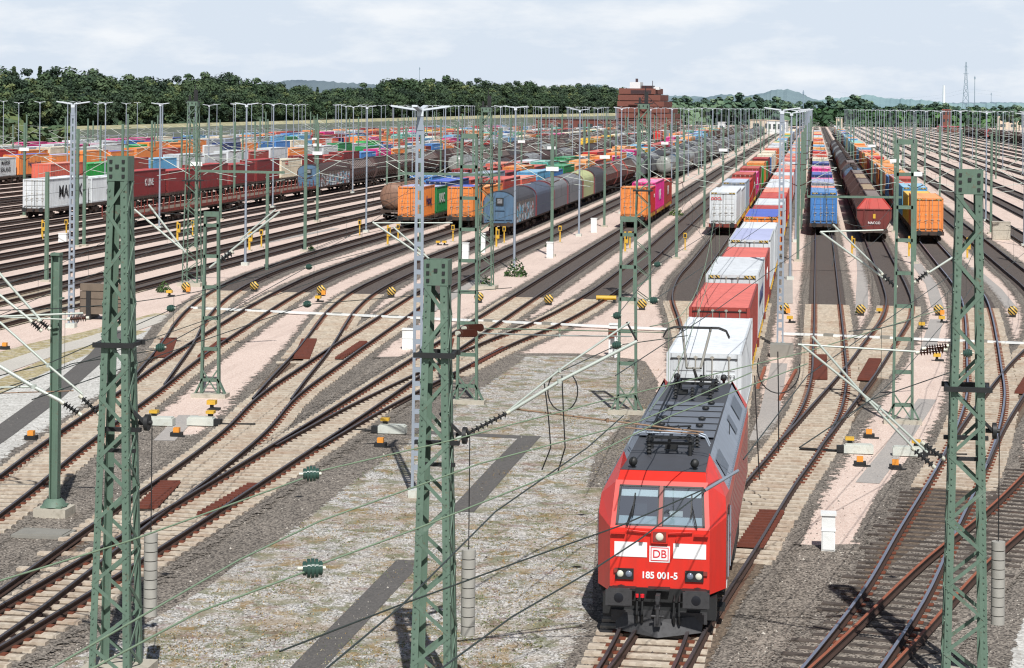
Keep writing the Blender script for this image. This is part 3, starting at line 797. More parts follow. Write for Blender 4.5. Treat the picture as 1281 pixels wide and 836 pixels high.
train(.9,199.4,['blue','salmon','grey','magenta','navy','magenta','magenta','salmon','navy','green','cream','cream','salmon','salmon','red','navy'],44,'train led by a blue container',seed=9,nearn=3,roofs={2:'r_lav'})
train(10,189.2,['orange','yellow','ltblue','redbrown','redbrown','blue','orangelt','redbrown','orange','grey','orangelt','redbrown','red','orange','orangelt','yellow'],62,'train right of the brown hoppers',seed=21,nearn=4)
train(-17.4,205.5,['orange','red','magenta','redbrown'],3,'short orange and magenta train',nearn=4,seed=2,texts={2:[('side','ONE',1.5,0,1.4,W_,True,.02)],1:[('side','tex',.8,3,1.7,W_,True,.0)]},pitch=12.6,sizes={0:2.99,1:9.1},red=True)
CONT.append((-17.4,205.5+25.5+6.1,12.19,2.59,'redbrown',None,True,'short orange and magenta train',3,[('side','CAI',1.4,0,1.4,W_,True,.02)])); WAG.append((-17.4,205.5+25.5+6.1,12.6,True,'short orange and magenta train',3,True))
train(-38,198.2,['orange','green','navy','redbrown','grey','maroon','orange','redbrown','teal','green'],22,'train of an orange, then green container',seed=31,nearn=3,sizes={0:6.06,1:6.06},texts={0:[('side','Hapag',1.15,0,1.5,N_,True,.02)],1:[('side','UASC',1.3,0,1.4,W_,True,.02)]},roofs={0:'r_lav',1:'r_lav',2:'r_bluetop'})
train(-33.5,199.8,['orange','orange','redbrown','salmon','ltblue','blue','green','orange','orangelt','redbrown','orange','magenta','orange','ltblue','magenta'],34,'train left of the hooded wagons',seed=41,nearn=3,sizes={0:6.06},texts={0:[('side','Hapag',1.15,0,1.5,N_,True,.02)]},roofs={0:'r_bluetop'})
train(-42.4,227,['blue','grey','maroon','redbrown','salmon','redbrown'],7,'row behind the brown tank wagon',seed=43,nearn=1)
train(-76.8,202,['white','white','maroon','maroon','maroon','maroon','maroon','cream','maroon','redbrown','maroon','blue','magenta','orange'],46,'train led by the black lettered container',seed=51,nearn=4,
   texts={0:[('side','MAERSK',1.65,.9,1.5,B_,True,.03,1.15)],1:[('side','MAERSK',.75,0.2,1.85,B_,True,.01),('side','SEALAND',.75,.2,1.0,B_,True,.01)],2:[('side','K LINE',1.1,0,1.5,W_,True,.02)],7:[('side','OOCL',.6,-3,2.1,R_,True,.02)]})
train(-95,252,['salmon','brgreen','redbrown','ltblue','white','white','white','redbrown','white','orange','white','white','green','white','brgreen','navy','orange','magenta'],40,'train led by a salmon container',seed=61,nearn=0)
train(-115,266.2,['white','white','orange','orange','orange','orange','orange','redbrown','orange','white','navy','orange'],50,'orange train at the far left',seed=71,nearn=2,roofs={2:'r_bluetop',3:'r_lav',5:'r_bluetop'},texts={1:[('side','MAERSK',.9,2.2,1.9,B_,True,.01),('side','SEALAND',.9,2.2,.9,B_,True,.01)],2:[('side','Hapag-Lloyd',1.0,0,1.5,N_,True,.02)]})
train(-129,236,['green','orange','white','red','red','blue','red','orange','cream','white','white','brgreen','orange','orange'],48,'third row of wagons at the far left',seed=81,nearn=0)
train(-138,262,['ltblue','salmon','red','orange','red','red','white','white','white','magenta','white'],40,'fourth row of wagons at the far left',seed=91,nearn=0)
train(-148,300,['green','green','green','salmon','white','cream','magenta','magenta','white','white','magenta'],40,'outermost row of wagons at the far left',seed=95,nearn=0)
train(-86.5,400,[],34,'long train beyond the black lettered container',seed=101,nearn=0)
train(-110,500,['orange','magenta','orange','teal','teal','teal','navy'],16,'orange and magenta row in mid distance',seed=103,nearn=0)
train(-120,600,['red','red','magenta','yellow','yellow','orange'],14,'far row of red and yellow containers',seed=105,nearn=0)
train(-56.2,520,['yellow','yellow','orange','green','yellow'],14,'far row of yellow containers',seed=107,nearn=0)
train(-51.6,700,['red','orange','white'],4,'tiny far group of red containers',seed=109,nearn=0)
train(-42.4,640,['orange','orange','salmon'],20,'far train left of the long grey wagons',seed=111,nearn=0)
train(-38,560,['magenta','redbrown','white','salmon'],22,'far train beyond the green and orange one',seed=113,nearn=0)
# place them: the nearest three hundred one by one, the rest as one mass
def dist(x,y): return math.hypot(x,y)
CONT.sort(key=lambda c: dist(c[0],c[1])); WAG.sort(key=lambda c: dist(c[0],c[1]))
seen={}
def cont_place(c):
    x,y,L,H,col,roof,near,where,i,tx=c
    nm=NAMES[col]
    k=(where,i); seen[k]=seen.get(k,0)+1
    sz='' if L>10 else 'short '
    lab='%s%s container, %s in the %s'%(sz,nm,ordn(i),where)
    if L<10: lab='short %s container, %s half of %s load, %s'%(nm,'near' if seen[k]==1 else 'rear',ordn(i),where)
    g='containers of the '+where
    if near: near_container(x,y,L,H,col,roof,lab,FLOOR,tx,g)
    else:
        det=2 if dist(x,y)<180 else (1 if dist(x,y)<330 else 0)
        if tx:
            t=empty('shipping_container',(x,y,FLOOR)); tag(t,lab,'shipping container',g); link('body',cont_mesh(col,L,H,det,roof),t)
            for q in tx:
                if q[0]=='side': side_text(t,*q[1:])
        else: tag(link('shipping_container',cont_mesh(col,L,H,det,roof),None,(x,y,FLOOR)),lab,'shipping container',g)
for c in CONT[:296]: cont_place(c)
def merge_far(name,items,cat,label):
    m=MB(); mats=[]; idx={}
    for c in items:
        x,y,L,H,col,roof=c[:6]
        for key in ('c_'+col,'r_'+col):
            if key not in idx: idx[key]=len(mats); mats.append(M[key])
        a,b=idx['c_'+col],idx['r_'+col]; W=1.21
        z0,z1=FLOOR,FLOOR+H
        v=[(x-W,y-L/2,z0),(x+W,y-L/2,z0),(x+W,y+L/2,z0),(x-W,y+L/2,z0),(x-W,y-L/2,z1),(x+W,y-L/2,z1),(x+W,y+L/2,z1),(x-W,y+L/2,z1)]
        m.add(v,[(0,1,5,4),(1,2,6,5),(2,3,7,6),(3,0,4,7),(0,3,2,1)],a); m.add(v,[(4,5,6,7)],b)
    o=m.build(name,mats); tag(o,label,cat,None,'stuff')
merge_far('distant_containers',CONT[296:],'containers','mass of colourful containers standing far off in the yard')
for w in WAG[:290]:
    x,y,p,near,where,i,red=w
    lab='flat wagon under the %s load of the %s'%(ordn(i),where); g='flat wagons of the '+where
    if near: flat_near(x,y,p,lab,g,red)
    else: tag(link('flat_wagon',flat_mesh(round(p,1),red),None,(x,y,0)),lab,'flat wagon',g)
m=MB()
for w in WAG[290:]: m.box((w[0],w[1],.8),(2.3,w[2]-1,.7),0)
tag(m.build('distant_wagons',[M['frame']]),'mass of wagon underframes far off in the yard','wagons',None,'stuff')
# hopper train
y=190.0
hs=[('hop_brown','hop_red','hop_roof'),('hop_dark','hop_dark','rope'),('hop_dark','hop_dark','hop_roof'),('hop_dark','hop_dark','rope'),('hop_dark','hop_dark','hop_roof')]
for i in range(12):
    L=17.5
    if i in (5,6): tank(5.3,y+L/2,L,'%s tank wagon %s in the train of brown hoppers'%('dark' if i==6 else 'blue',ordn(i)),'tank_blue' if i==5 else 'tank_dark','wagons of the brown hopper train')
    elif i>7: tank(5.3,y+L/2,L,'dark tank wagon, %s in the train of brown hoppers'%ordn(i),'tank_dark','wagons of the brown hopper train')
    else:
        s,e,r=hs[i%5]; h_=hopper(5.3,y+L/2,L,'%s hopper wagon, %s in its train right of the blue container train'%({'hop_brown':'red brown'}.get(s,'dark brown'),ordn(i)),s,e,r,'wagons of the brown hopper train')
        if i==0:
            text_obj('NACCO',.3,h_,(0,-L/2+.66,1.75),(PX,0,0),W_,.004)
            m=MB(); m.box((0,-L/2+.68,2.35),(.22,.02,.4),0); m.build('marking',M['yellow'],h_)
    y+=L
for i in range(16): 
    tank(5.3,y+8.5,17,'dark tank wagon far down the track of the brown hoppers','tank_dark' if i%3 else 'tank_grey','far wagons of the hopper train') if i<9 else None
    y+=17
# grey hooded wagons
y=190
spec=[('dark_tarp','wag_blue','graf','dark'),('slate_tarp',None,None,'slate blue'),('grey_tarp',None,None,'grey'),('grey_tarp',None,None,'grey'),('lime_tarp',None,None,'pale lime'),('dark_tarp',None,None,'dark')]
g='wagons of the hooded train'
for i,(tp,en,pl,nm) in enumerate(spec):
    L=14.0
    hood(-28.3,y+L/2,L,'%s covered wagon, %s in the train of rounded hoods'%(nm,ordn(i)),tp,en,pl,'red_ring' if i in (1,2,4) else 'dark_tarp',g); y+=L
for i in range(6,9):
    hopper(-28.3,y+8,16,'red brown high sided wagon, %s in the train of rounded hoods'%ordn(i),'c_redbrown','c_redbrown','hop_roof',g); y+=16
for i in range(9,26): hood(-28.3,y+8,16,'grey covered wagon, %s in the train of rounded hoods'%ordn(i),'grey_tarp' if i%2 else 'dark_tarp',None,None,'dark_tarp',g); y+=16
# silver tank and grey wagons on the middle track
y=341; g='wagons of the train led by the silver tank'
for i in range(40):
    L=15.5
    if i in (0,): tank(-24,y+L/2,L,'silver tank wagon at the head of the long grey train','tank_grey',g)
    elif i==1: hood(-24,y+L/2,L,'covered wagon with a blue round end right behind the silver tank','grey_tarp','wag_blue',None,'dark_tarp',g)
    elif i%4==3: tank(-24,y+L/2,L,'grey tank wagon, %s in the train led by the silver tank'%ordn(i),'tank_grey' if i%8==3 else 'tank_dark',g)
    else: hood(-24,y+L/2,L,'grey covered wagon, %s in the train led by the silver tank'%ordn(i),'grey_tarp' if i%3 else 'wood_grey',None,None,'dark_tarp',g)
    y+=L
# brown tank wagon front
y=210.5; g='wagons led by the brown tank'
for i in range(1): tank(-42.4,y+7.5,15,'%s tank wagon, %s in its row beside the orange containers'%(['rusty brown','dark','dark'][i],ordn(i)),['tank_brown','tank_dark','tank_brown'][i],g,zc=2.5,r=1.4); y+=15
y=290
for i in range(3,22):
    (hood if i%4 else tank)(-47,y+8,16,'dark wagon, %s in the row led by the brown tank'%ordn(i),*( ['hop_dark' if i%3 else 'grey_tarp',None,None,'hop_rib',g] if i%4 else ['tank_dark',g])); y+=16
# stake wagons, graffiti wagon, brown hoppers
y=190; g='wagons of the train with the painted blue ended wagon'
for i in range(4): gondola(-64.5,y+9.5,19,'empty stake wagon, %s in the train with the painted wagon'%ordn(i),g); y+=19
hood(-64.5,y+9.5,19,'covered wagon with blue end and painted letters along its side','hop_dark','wag_blue','graf','hop_rib',g); y+=19
for i in range(5,24): hopper(-64.5,y+8.5,17,'dark brown hopper wagon, %s in the train with the painted wagon'%ordn(i),'hop_dark','hop_dark','hop_roof' if i%3 else 'hop_dark',g); y+=17
y=470; g='far dark wagons in the middle of the yard'
for k,(x,y0,n) in enumerate([(-56.2,330,8),(-60.4,420,22),(-51.6,520,8),(-69,500,18),(-82,600,12),(-33.5,680,20)]):
    y=y0
    for i in range(n):
        (hopper if (i+k)%3 else tank)(x,y+8.5,17,'far dark wagon standing in the middle of the yard',*( ['hop_dark','hop_dark','hop_roof',g] if (i+k)%3 else ['tank_dark' if i%2 else 'tank_grey',g])); y+=17
# dark train at the far right
y=176; g='dark wagons at the far right'
for i in range(52):
    if i==43:
        t=empty('distant_locomotive',(73.2,y+9,0)); tag(t,'small bright red locomotive far off between dark wagons at the right','locomotive')
        m=MB(); m.prism([(-1.5,.9),(1.5,.9),(1.5,3.2),(1.0,3.8),(-1.0,3.8),(-1.5,3.2)],-7.5,7.5,0); m.build('body',M['c_red'],t)
        m=MB(); m.box((0,-7.53,2.9),(2.2,.04,.7),0); m.box((-1.52,-5,2.8),(.04,1.2,.6),0); m.build('window',M['black'],t)
        m=MB(); bogie_bm(m,-4.5,0,1); bogie_bm(m,4.5,0,1); m.build('bogies',[M['frame'],M['wheel']],t); y+=17; continue
    hopper(73.2,y+8.5,17,'dark hopper wagon in the far train at the right edge','hop_dark','hop_dark','hop_dark' if i%2 else 'hop_roof',g); y+=17
# ------------------------------------------------------------------ masts, lamps, wires
def lattice_bm(m,h,w0,w1,leg=.1,n=12,mi=0,di=1,depth=None,z0=.0,plate=True,plateh=.5):
    d0=depth or w0; d1=(depth or w0)*w1/w0
    def W(z): t=z/h; return (w0+(w1-w0)*t)/2,(d0+(d1-d0)*t)/2
    for sx in (-1,1):
        for sy in (-1,1):
            a=W(0); b=W(h)
            A=Vector((sx*a[0],sy*a[1],z0)); B=Vector((sx*b[0],sy*b[1],h))
            # L-shaped angle: two thin plates
            m.bar(A+Vector((-sx*leg/2,0,0)),B+Vector((-sx*leg/2,0,0)),leg,.018,mi,up=(0,1,0))
            m.bar(A+Vector((0,-sy*leg/2,0)),B+Vector((0,-sy*leg/2,0)),.018,leg,mi,up=(0,1,0))
    for i in range(n):
        za=z0+.15+(h-plateh-z0-.15)*i/n; zb=z0+.15+(h-plateh-z0-.15)*(i+1)/n
        wa,da=W(za); wb,db=W(zb); f=1 if i%2 else -1
        th=.07 if leg>.12 else .05
        for s in (-1,1):
            m.bar((-f*wa,s*(da+.012),za),(f*wb,s*(db+.012),zb),.016,th,mi,up=(0,1,0)) if False else m.bar((-f*wa,s*(da+.012),za),(f*wb,s*(db+.012),zb),th,.016,mi,up=(0,1,0))
            m.bar((s*(wa+.012),-f*s*da,za),(s*(wb+.012),f*s*db,zb),.016,th,mi,up=(0,1,0))
    if plate:
        a,b=W(h-plateh/2)
        for s in (-1,1):
            m.box((0,s*(b+.02),h-plateh/2),(2*a+.03,.016,plateh),mi); m.box((s*(a+.02),0,h-plateh/2),(.016,2*b+.03,plateh),mi)
            for zz in (h-.1,h-plateh/2,h-plateh+.1):
                for xx in (-a+.06,a-.06): m.box((xx,s*(b+.04),zz),(.06,.03,.06),di)
            m.box((0,s*(b+.04),h-plateh/2+.05),(.07,.03,.07),di)
def bolts(m,h,w0,w1,n,mi):
    for i in range(n*2):
        z=.3+(h-.8)*i/(n*2); t=z/h; w=(w0+(w1-w0)*t)/2
        for sx in (-1,1): 
            m.box((sx*(w-.05),-w-.02,z),(.028,.03,.028),mi); m.box((sx*(w-.05),-w-.02,z+.12),(.028,.03,.028),mi)
def insul(m,a,b,r,n,mi=0,cap=1,core=.5):
    a=Vector(a); b=Vector(b); d=b-a
    m.tube(a,b,r*.35,8,mi)
    for i in range(n):
        c=a+d*((i+.5)/n); u=d.normalized()*(d.length/n*.28)
        m.tube(c-u*.6,c+u*.5,r,12,mi,r2=r*.55)
    m.tube(a-d.normalized()*.08,a,r*.55,8,cap); m.tube(b,b+d.normalized()*.08,r*.55,8,cap)
def big_mast(pxx,d,h,w0,w1,n,barz,label,weight=True):
    x,y,_=D(pxx,520,d)
    t=empty('lattice_mast',(x,y,0)); tag(t,label,'lattice mast')
    m=MB(); lattice_bm(m,h,w0,w1,.135,n,0,1); bolts(m,h,w0,w1,n,0); m.build('lattice_frame',[M['green'],M['black']],t)
    m=MB(); ww=w0+(w1-w0)*barz/h; m.box((0,-ww/2-.08,barz),(ww+.32,.07,.1),0); m.box((0,ww/2+.08,barz),(ww+.32,.07,.1),0)
    for s in (-1,1): m.box((s*(ww/2+.08),0,barz),(.06,ww+.2,.08),0)
    m.build('step_bar',M['black'],t)
    m=MB(); m.box((0,0,.12),(w0+.5,w0+.5,.3),0); m.build('footing',M['concrete'],t)
    if weight:
        ww=w0*.9
        m=MB()
        for k in range(9): m.tube((ww/2+.28,.15,1.3+.19*k),(ww/2+.28,.15,1.47+.19*k),.14,14,0)
        m.build('balance_weight',M['weight'],t)
        m=MB(); m.tube((ww/2+.28,.15,3.0),(ww/2+.28,.15,5.2),.012,5,0); m.tube((ww/2+.14,.15,5.25),(ww/2+.22,.15,5.25),.17,16,0); m.tube((ww/2+.0,.15,5.25),(ww/2+.28,.15,5.25),.05,6,0)
        m.bar((ww/2-.3,0,5.7),(ww/2+.2,.1,5.2),.1,.06,0); m.box((0,.1,5.1),(.9,.12,.08),0); m.box((.1,-.1,4.7),(.6,.1,.07),0)
        m.build('tension_wheel',M['black'],t)
    return t
mL=big_mast(148,43.3,10.7,.86,.37,16,6.87,'front left green lattice mast with a gusset plate on top')
mC=big_mast(546,42.0,8.75,.82,.42,13,6.88,'short dark green lattice mast at the bottom centre, left of the locomotive')
mR=big_mast(1209,43.3,10.6,.88,.48,15,6.15,'front right dark green lattice mast beside the rust brown rails')
M['sleeve']=plain('dark sleeve',(.02,.025,.025),.5,0,.2,3)
def lattice_small(pxf,pyf,h,w0,w1,label,top=None,n=16,leg=.07):
    x,y=G(pxf,pyf); t=empty('lattice_mast',(x,y,0)); tag(t,label,'lattice mast')
    m=MB(); lattice_bm(m,h,w0,w1,leg,n,0,1,plateh=.3); m.build('lattice_frame',[M['green'],M['black']],t)
    m=MB(); m.box((0,0,.1),(w0+.5,w0+.5,.26),0); m.build('footing',M['concrete'],t)
    m=MB()
    m.box((0,0,h+.03),(1.1,.3,.06),0); m.box((.15,0,h+.4),(.22,.2,.7),0); m.box((-.25,0,h+.2),(.12,.12,.4),0); m.tube((.1,0,h+.7),(.1,0,h+1.1),.03,6,0)
    m.box((0,0,6.8),(w0*.8+.3,w0*.8+.3,.08),0)
    m.build('top_gear',M['black'],t); return t
lm1=lattice_small(240,357.6,11.9,1.05,.62,'tall lattice mast with dark gear on its top, left of the curving tracks')
lm2=lattice_small(607,361.6,11.7,1.0,.6,'tall lattice mast right of the tall ladder mast near the centre')
lm3=lattice_small(803,380,12.0,1.05,.62,'tall lattice mast with dark gear on its top, left of the train')
def ladder_mast(pxf,pyf,h,w,label,step=.62):
    x,y=G(pxf,pyf); t=empty('ladder_mast',(x,y,0)); tag(t,label,'ladder mast')
    m=MB()
    for s in (-1,1):
        m.bar((s*w/2*1.15,0,0),(s*w/2*.85,0,h),.1,.2,0,up=(0,1,0)); 
    z=.7
    while z<h: m.box((0,-.09,z),(w*1.0,.02,.13),0); m.box((0,.09,z),(w*1.0,.02,.13),0); z+=step*2
    z=.0
    for s in (-1,1): m.bar((s*(w/2+.3),0,.15),(s*w/2,0,.75),.06,.2,0,up=(0,1,0))
    m.bar((-w/2,-.1,.2),(w/2,-.1,1.1),.05,.03,0,up=(0,1,0)); m.bar((w/2,-.1,.2),(-w/2,-.1,1.1),.05,.03,0,up=(0,1,0))
    m.box((0,0,h-.1),(w*.9,.22,.2),0)
    m.build('ladder_frame',M['green'],t)
    m=MB(); m.box((0,0,.05),(w+.8,.7,.22),0); m.build('footing',M['concrete'],t); return t
ladder_mast(263,497,7.45,.62,'small ladder shaped mast on the pink ground between two curving tracks')
ladder_mast(584,505,10.7,.68,'tall ladder shaped mast just right of the central lattice mast')
ladder_mast(784,518,7.6,.62,'ladder shaped mast left of the locomotive roof on mossy gravel')
ladder_mast(1129,530,10.7,.62,'tall ladder shaped mast right of the train on pink ground')
# plain I-section post in front
x,y=G(68,645); t=tag(empty('steel_post',(x,y,0)),'plain dark green I section post at the left edge, without arms','post')
m=MB()
for s in (-1,1): m.box((s*.11,0,3.75),(.03,.26,7.5),0)
m.box((0,0,3.75),(.2,.02,7.5),0); m.box((0,-.02,7.45),(.28,.3,.06),0); m.box((.15,-.02,6.2),(.12,.2,.05),0); m.box((.15,-.02,3.6),(.12,.2,.05),0)
m.build('shaft',M['green'],t); m=MB(); m.lathe([(.38,.28),(.30,.42),(.2,.5)],n=8); m.box((0,0,.28),(.62,.62,.06),0); m.build('base_plate',M['green'],t)
m=MB(); m.box((0,0,.1),(.95,.85,.3),0); m.build('footing',M['concrete'],t)
# ---- lamps
def lamp_meshes():
    m=MB()
    for s in (-1,1): m.bar((s*.13,0,.2),(s*.08,0,11.2),.085,.13,0,up=(0,1,0))
    z=.9
    while z<11: m.box((0,-.05,z),(.2,.015,.14),1); m.box((0,.05,z),(.2,.015,.14),1); z+=.42
    m.box((0,0,11.3),(.2,.16,.5),0)
    shaft=m.mesh('shaft',[M['galv'],M['galv']])
    m=MB(); m.tube((0,0,.2),(0,0,11.6),.10,8,0,r2=.065); far_=m.mesh('shaft',[M['galv']])
    def head(n):
        m=MB()
        for k in range(n):
            a=(0,math.pi,math.pi*.45,math.pi*1.45)[k] ; c,s=math.cos(a),math.sin(a)
            m.bar((c*.05,s*.05,11.66),(c*.88,s*.88,11.78),.16,.055,0); m.bar((c*.1,s*.1,11.63),(c*.8,s*.8,11.74),.11,.03,1)
        m.box((0,0,11.55),(.2,.2,.16),0)
        return m.mesh('lamp_head',[M['lampwhite'],M['galv']])
    m=MB(); m.box((0,0,.12),(.5,.5,.24),0); foot=m.mesh('footing',[M['paleg']])
    return shaft,far_,head(2),head(4),foot
LS,LF,LH2,LH4,LFT=lamp_meshes()
def lamp(x,y,label,near=True,four=False,group=None,s=1.0,rz=0.0):
    t=empty('lamp_mast',(x,y,0),rz); tag(t,label,'lamp mast',group)
    link('shaft',LS if near else LF,t); link('lamp_head',LH4 if four else LH2,t); link('footing',LFT,t); t.scale=(1,1,s); return t
x,y=G(521,622); lamp(x,y,'nearest grey lamp mast with four white arms, left of the central mast',True,True,rz=.15)
lamps=[]
for j,xr in enumerate([-1.6,-21.2,-41.0,-60.8,-80.6,-100.4,-120.2,-140,-159.5,18.2,38,57.8,77.6,97]):
    for k in range(0,30):
        yy=105.6+42*k+(2.5 if (k>0 and xr<-10) else 0)
        if k==0 and xr not in (-1.6,-41.0): continue
        if (xr,k)==(-41.0,0): lamps.append((112,*G(89,410),k)); continue
        lamps.append((dist(xr,yy),xr,yy,k))
# drop those outside the view cone, keep the three hundred nearest
def inview(x,y,m_=40):
    d=-SA*x+CA*y; l=CA*x+SA*y
    return d>5 and abs(l/d*FOC)<640+m_
lamps=[q for q in sorted(lamps) if inview(q[1],q[2])]
rw={-1.6:'the row between the locomotive train and the blue container train',-21.2:'the row left of the magenta container',-41.0:'the row at the left of the curving tracks'}
for i,(d_,xr,yy,k) in enumerate(lamps[:285]):
    near=d_<135
    if abs(xr+38.3)<1.5 and d_<120: lab='grey lamp mast left of the front left lattice mast, nearest at the left'; g=None
    elif xr in rw and k<6: lab='grey lamp mast, %s in %s'%(ordn(k if xr!=-21.2 else k-1),rw[xr]); g=None
    else: lab='slender grey lamp mast with two white arms in the rows across the yard'; g='lamp masts across the yard'
    lamp(xr,yy,lab,near,False,g,random.uniform(.985,1.01),random.uniform(-.1,.1))
m=MB()
for (d_,xr,yy,k) in lamps[285:]: m.tube((xr,yy,0),(xr,yy,11.6),.1,4,0,caps=False); m.box((xr,yy,11.8),(2,.2,.12),0)
if m.v: tag(m.build('distant_lamp_masts',M['galv']),'thicket of lamp masts at the far end of the yard','lamp masts',None,'stuff')
# ---- H poles with cantilevers
def hpole_meshes():
    m=MB()
    for s in (-1,1): m.box((0,s*.1,4.8),(.22,.03,9.6),0)
    m.box((0,0,4.8),(.03,.2,9.6),0)
    P=m.mesh('pole',[M['green']])
    m=MB(); m.box((0,0,4.8),(.24,.22,9.6),0); PF=m.mesh('pole',[M['green']])
    def cant(s):
        m=MB()
        m.tube((s*.5,0,6.0),(s*2.9,0,7.3),.028,6,0); m.tube((s*.5,0,7.5),(s*2.9,0,7.3),.02,5,0)
        m.tube((s*1.1,0,6.3),(s*3.3,0,5.9),.022,5,0); m.tube((s*1.7,0,5.72),(s*3.0,0,5.55),.018,5,0)
        insul(m,(s*.12,0,5.85),(s*.5,0,6.02),.075,4,1,1); insul(m,(s*.12,0,7.5),(s*.5,0,7.5),.06,4,1,1)
        return m.mesh('cantilever',[M['tubewhite'],M['insbrown']])
    m=MB(); m.box((0,0,.05),(.6,.6,.25),0); F=m.mesh('footing',[M['concrete']])
    return P,PF,cant(1),cant(-1),F
HP,HPF,HC1,HC2,HF=hpole_meshes()
poles=[]
for xr in (-1.2,7.7,16.8,31,46,61,76,-10.6,-20.4,-30.9,-40.3,-49.3,-59.3,-69.6,-80,-90,-100.3,-110.5,-121,-131.3,-145.5):
    for k in range(20):
        yy=165.5+42*k
        poles.append((dist(xr,yy),xr,yy,k))
poles=[q for q in sorted(poles) if inview(q[1],q[2]) and (q[0]<300 or random.random()<.72)]
def hpole(x,y,label,near=True,group=None,arms=(1,-1),s=1.0):
    t=empty('catenary_mast',(x,y,0)); tag(t,label,'catenary mast',group); link('pole',HP if near else HPF,t); t.scale=(1,1,s)
    for a in arms: link('cantilever',HC1 if a>0 else HC2,t)
    if near: link('footing',HF,t)
    return t
hw={-10.6:'in the row left of the white container train',-20.4:'in the row left of the orange and magenta containers',7.7:'in the row between the brown hoppers and the orange containers',-40.3:'in the row at the left of the orange and green containers'}
for i,(d_,xr,yy,k) in enumerate(poles[:200]):
    if xr in hw and k<4: lab='green catenary mast, %s %s'%(ordn(k),hw[xr]); g=None
    else: lab='green catenary mast with pale side arms among the rows across the yard'; g='catenary masts across the yard'
    t=hpole(xr+random.uniform(-.3,.3)*(d_>300),yy+random.uniform(-4,4)*(d_>300),lab,d_<300,g,(1,-1),1.0 if d_<300 else random.uniform(.82,1.05))
    if d_<300 and i%3==1: q=MB(); q.box((0,-.16,6.9),(1.0,.05,.34),0); q.build('white_board',M['white'],t)
for q,lab,s in ((G(58,352.5),'green post with a dark box, leftmost in front of the long white container',.75),(G(105,308),'green post right of the leftmost one, before the long white container',.88)): hpole(q[0],q[1],lab,True,None,(),s)
# cross beams
for (a,b,lab) in ((D(500,217,137),D(622,219,137),'green cross beam joining the tall lattice mast near the centre'),(D(246,214,137),D(356,216,137),'green cross beam fixed to the tall lattice mast at the left'),
                  (D(1010,246,150),D(1128,247,150),'thin green cross beam behind the tall ladder mast')):
    m=MB(); m.bar(a,b,.16,.16,0); m.tube(a,(a[0],a[1],a[2]+.5),.04,6,0); tag(m.build('cross_beam',M['green']),lab,'cross beam')
a=D(335,217,150); m=MB(); m.box((a[0],a[1],a[2]/2),(.2,.2,a[2]),0); tag(m.build('support_post',M['green']),'short green post under the left cross beam','post')
# ---- overhead wires
def catenary(key,y0,y1,label,xs=None,mat='wire'):
    P=TR[key]
    def X(y):
        for i in range(len(P)-1):
            a,b=P[i],P[i+1]
            if (a[1]-y)*(b[1]-y)<=0 and a[1]!=b[1]: return a[0]+(b[0]-a[0])*(y-a[1])/(b[1]-a[1])
        return P[-1][0] if y<P[-1][1] else P[0][0]
    sup=[43.5-42,43.5,85.5,127.5]+[165.5+42*k for k in range(20)]
    sup=[s for s in sup if y0-1<=s<=y1+1]
    t=empty('overhead_wire',(0,0,0)); tag(t,label,'overhead wire','contact wires over the tracks')
    c=MB(); me=MB(); dr=MB()
    for i in range(len(sup)-1):
        a,b=sup[i],sup[i+1]; n=10 if a<260 else 4; r=.011 if a<200 else .014
        cp=[];mp=[]
        for k in range(n+1):
            u=k/n; y=a+(b-a)*u; x=X(y)+.25*((-1)**i)*(1-2*u)
            cp.append((x,y,5.55)); mp.append((x,y,7.3-4*.95*u*(1-u)))
        c.path(cp,r,4); me.path(mp,r,4)
        if a<260:
            for k in range(1,n,2): dr.tube(cp[k],mp[k],.006,3,caps=False)
    c.build('contact_wire',M[mat],t); me.build('messenger_wire',M[mat],t); dr.build('droppers',M[mat],t)
catenary('R0',43,520,'pair of wires running above the locomotive and its train','','wiregreen')
for k,a,b,l in (('R1',85,400,'wires above the blue container train'),('R2',85,400,'wires above the brown hopper wagons'),('R3',43,400,'wires above the track with bright rails'),
    ('R5',85,400,'wires above the track right of the orange container train'),('L1',85,400,'wires above the white container train'),('L2',127,400,'wires above the empty track left of the white containers'),
    ('L3',43,400,'wires above the track of the magenta container'),('a2',85,400,'wires above the empty track by the hooded wagons'),('a1',127,400,'wires above the hooded wagons'),
    ('c2',43,360,'wires above the curving track at the left'),('c1',127,360,'wires above the outermost curving track'),('l0',127,400,'wires above the leftmost sidings'),('l2',127,400,'wires above the sidings behind the front left mast'),
    ('r0',165,500,'wires above the empty sidings at the right'),('r2',165,500,'wires above the empty sidings at the far right')):
    catenary(k,a,b,l)
# ---- large cantilevers on the three front masts
def tubes(name,label,cat,segs,ins=[]):
    t=empty(name,(0,0,0)); tag(t,label,cat)
    for nm,pts,r,mt in segs:
        m=MB(); m.path(pts,r,8,0)
        for p in pts[1:-1]: m.lathe([(r*1.6,-.04),(r*1.6,.04)],p,n=8)
        m.build(nm,M[mt],t)
    for a,b,r,n,mt in ins:
        m=MB(); insul(m,a,b,r,n,0,1); m.build('insulator',[M[mt],M['inscap']],t)
    return t
d=42.0
tubes('cantilever_arm','long pale cantilever tubes reaching from the central lattice mast over the train track','cantilever',
  [('top_tube',[D(636,514,d),D(700,463,d),D(788,403,d)],.022,'tubewhite'),('stay_tube',[D(636,516,d),D(700,477,d),D(797,427,d)],.036,'tubewhite'),
   ('registration_tube',[D(638,511,d),D(760,526,d+.5),D(880,541,d+.8)],.018,'tuberust'),('drop_bracket',[D(784,403,d),D(797,427,d)],.02,'black'),('lower_tube',[D(782,535,d+.6),D(874,543,d+.8)],.014,'tuberust'),
   ('mast_clamp',[D(572,550,d),D(583,543,d)],.05,'tubewhite')],
  [(D(584,543,d),D(634,517,d),.075,9,'black')])
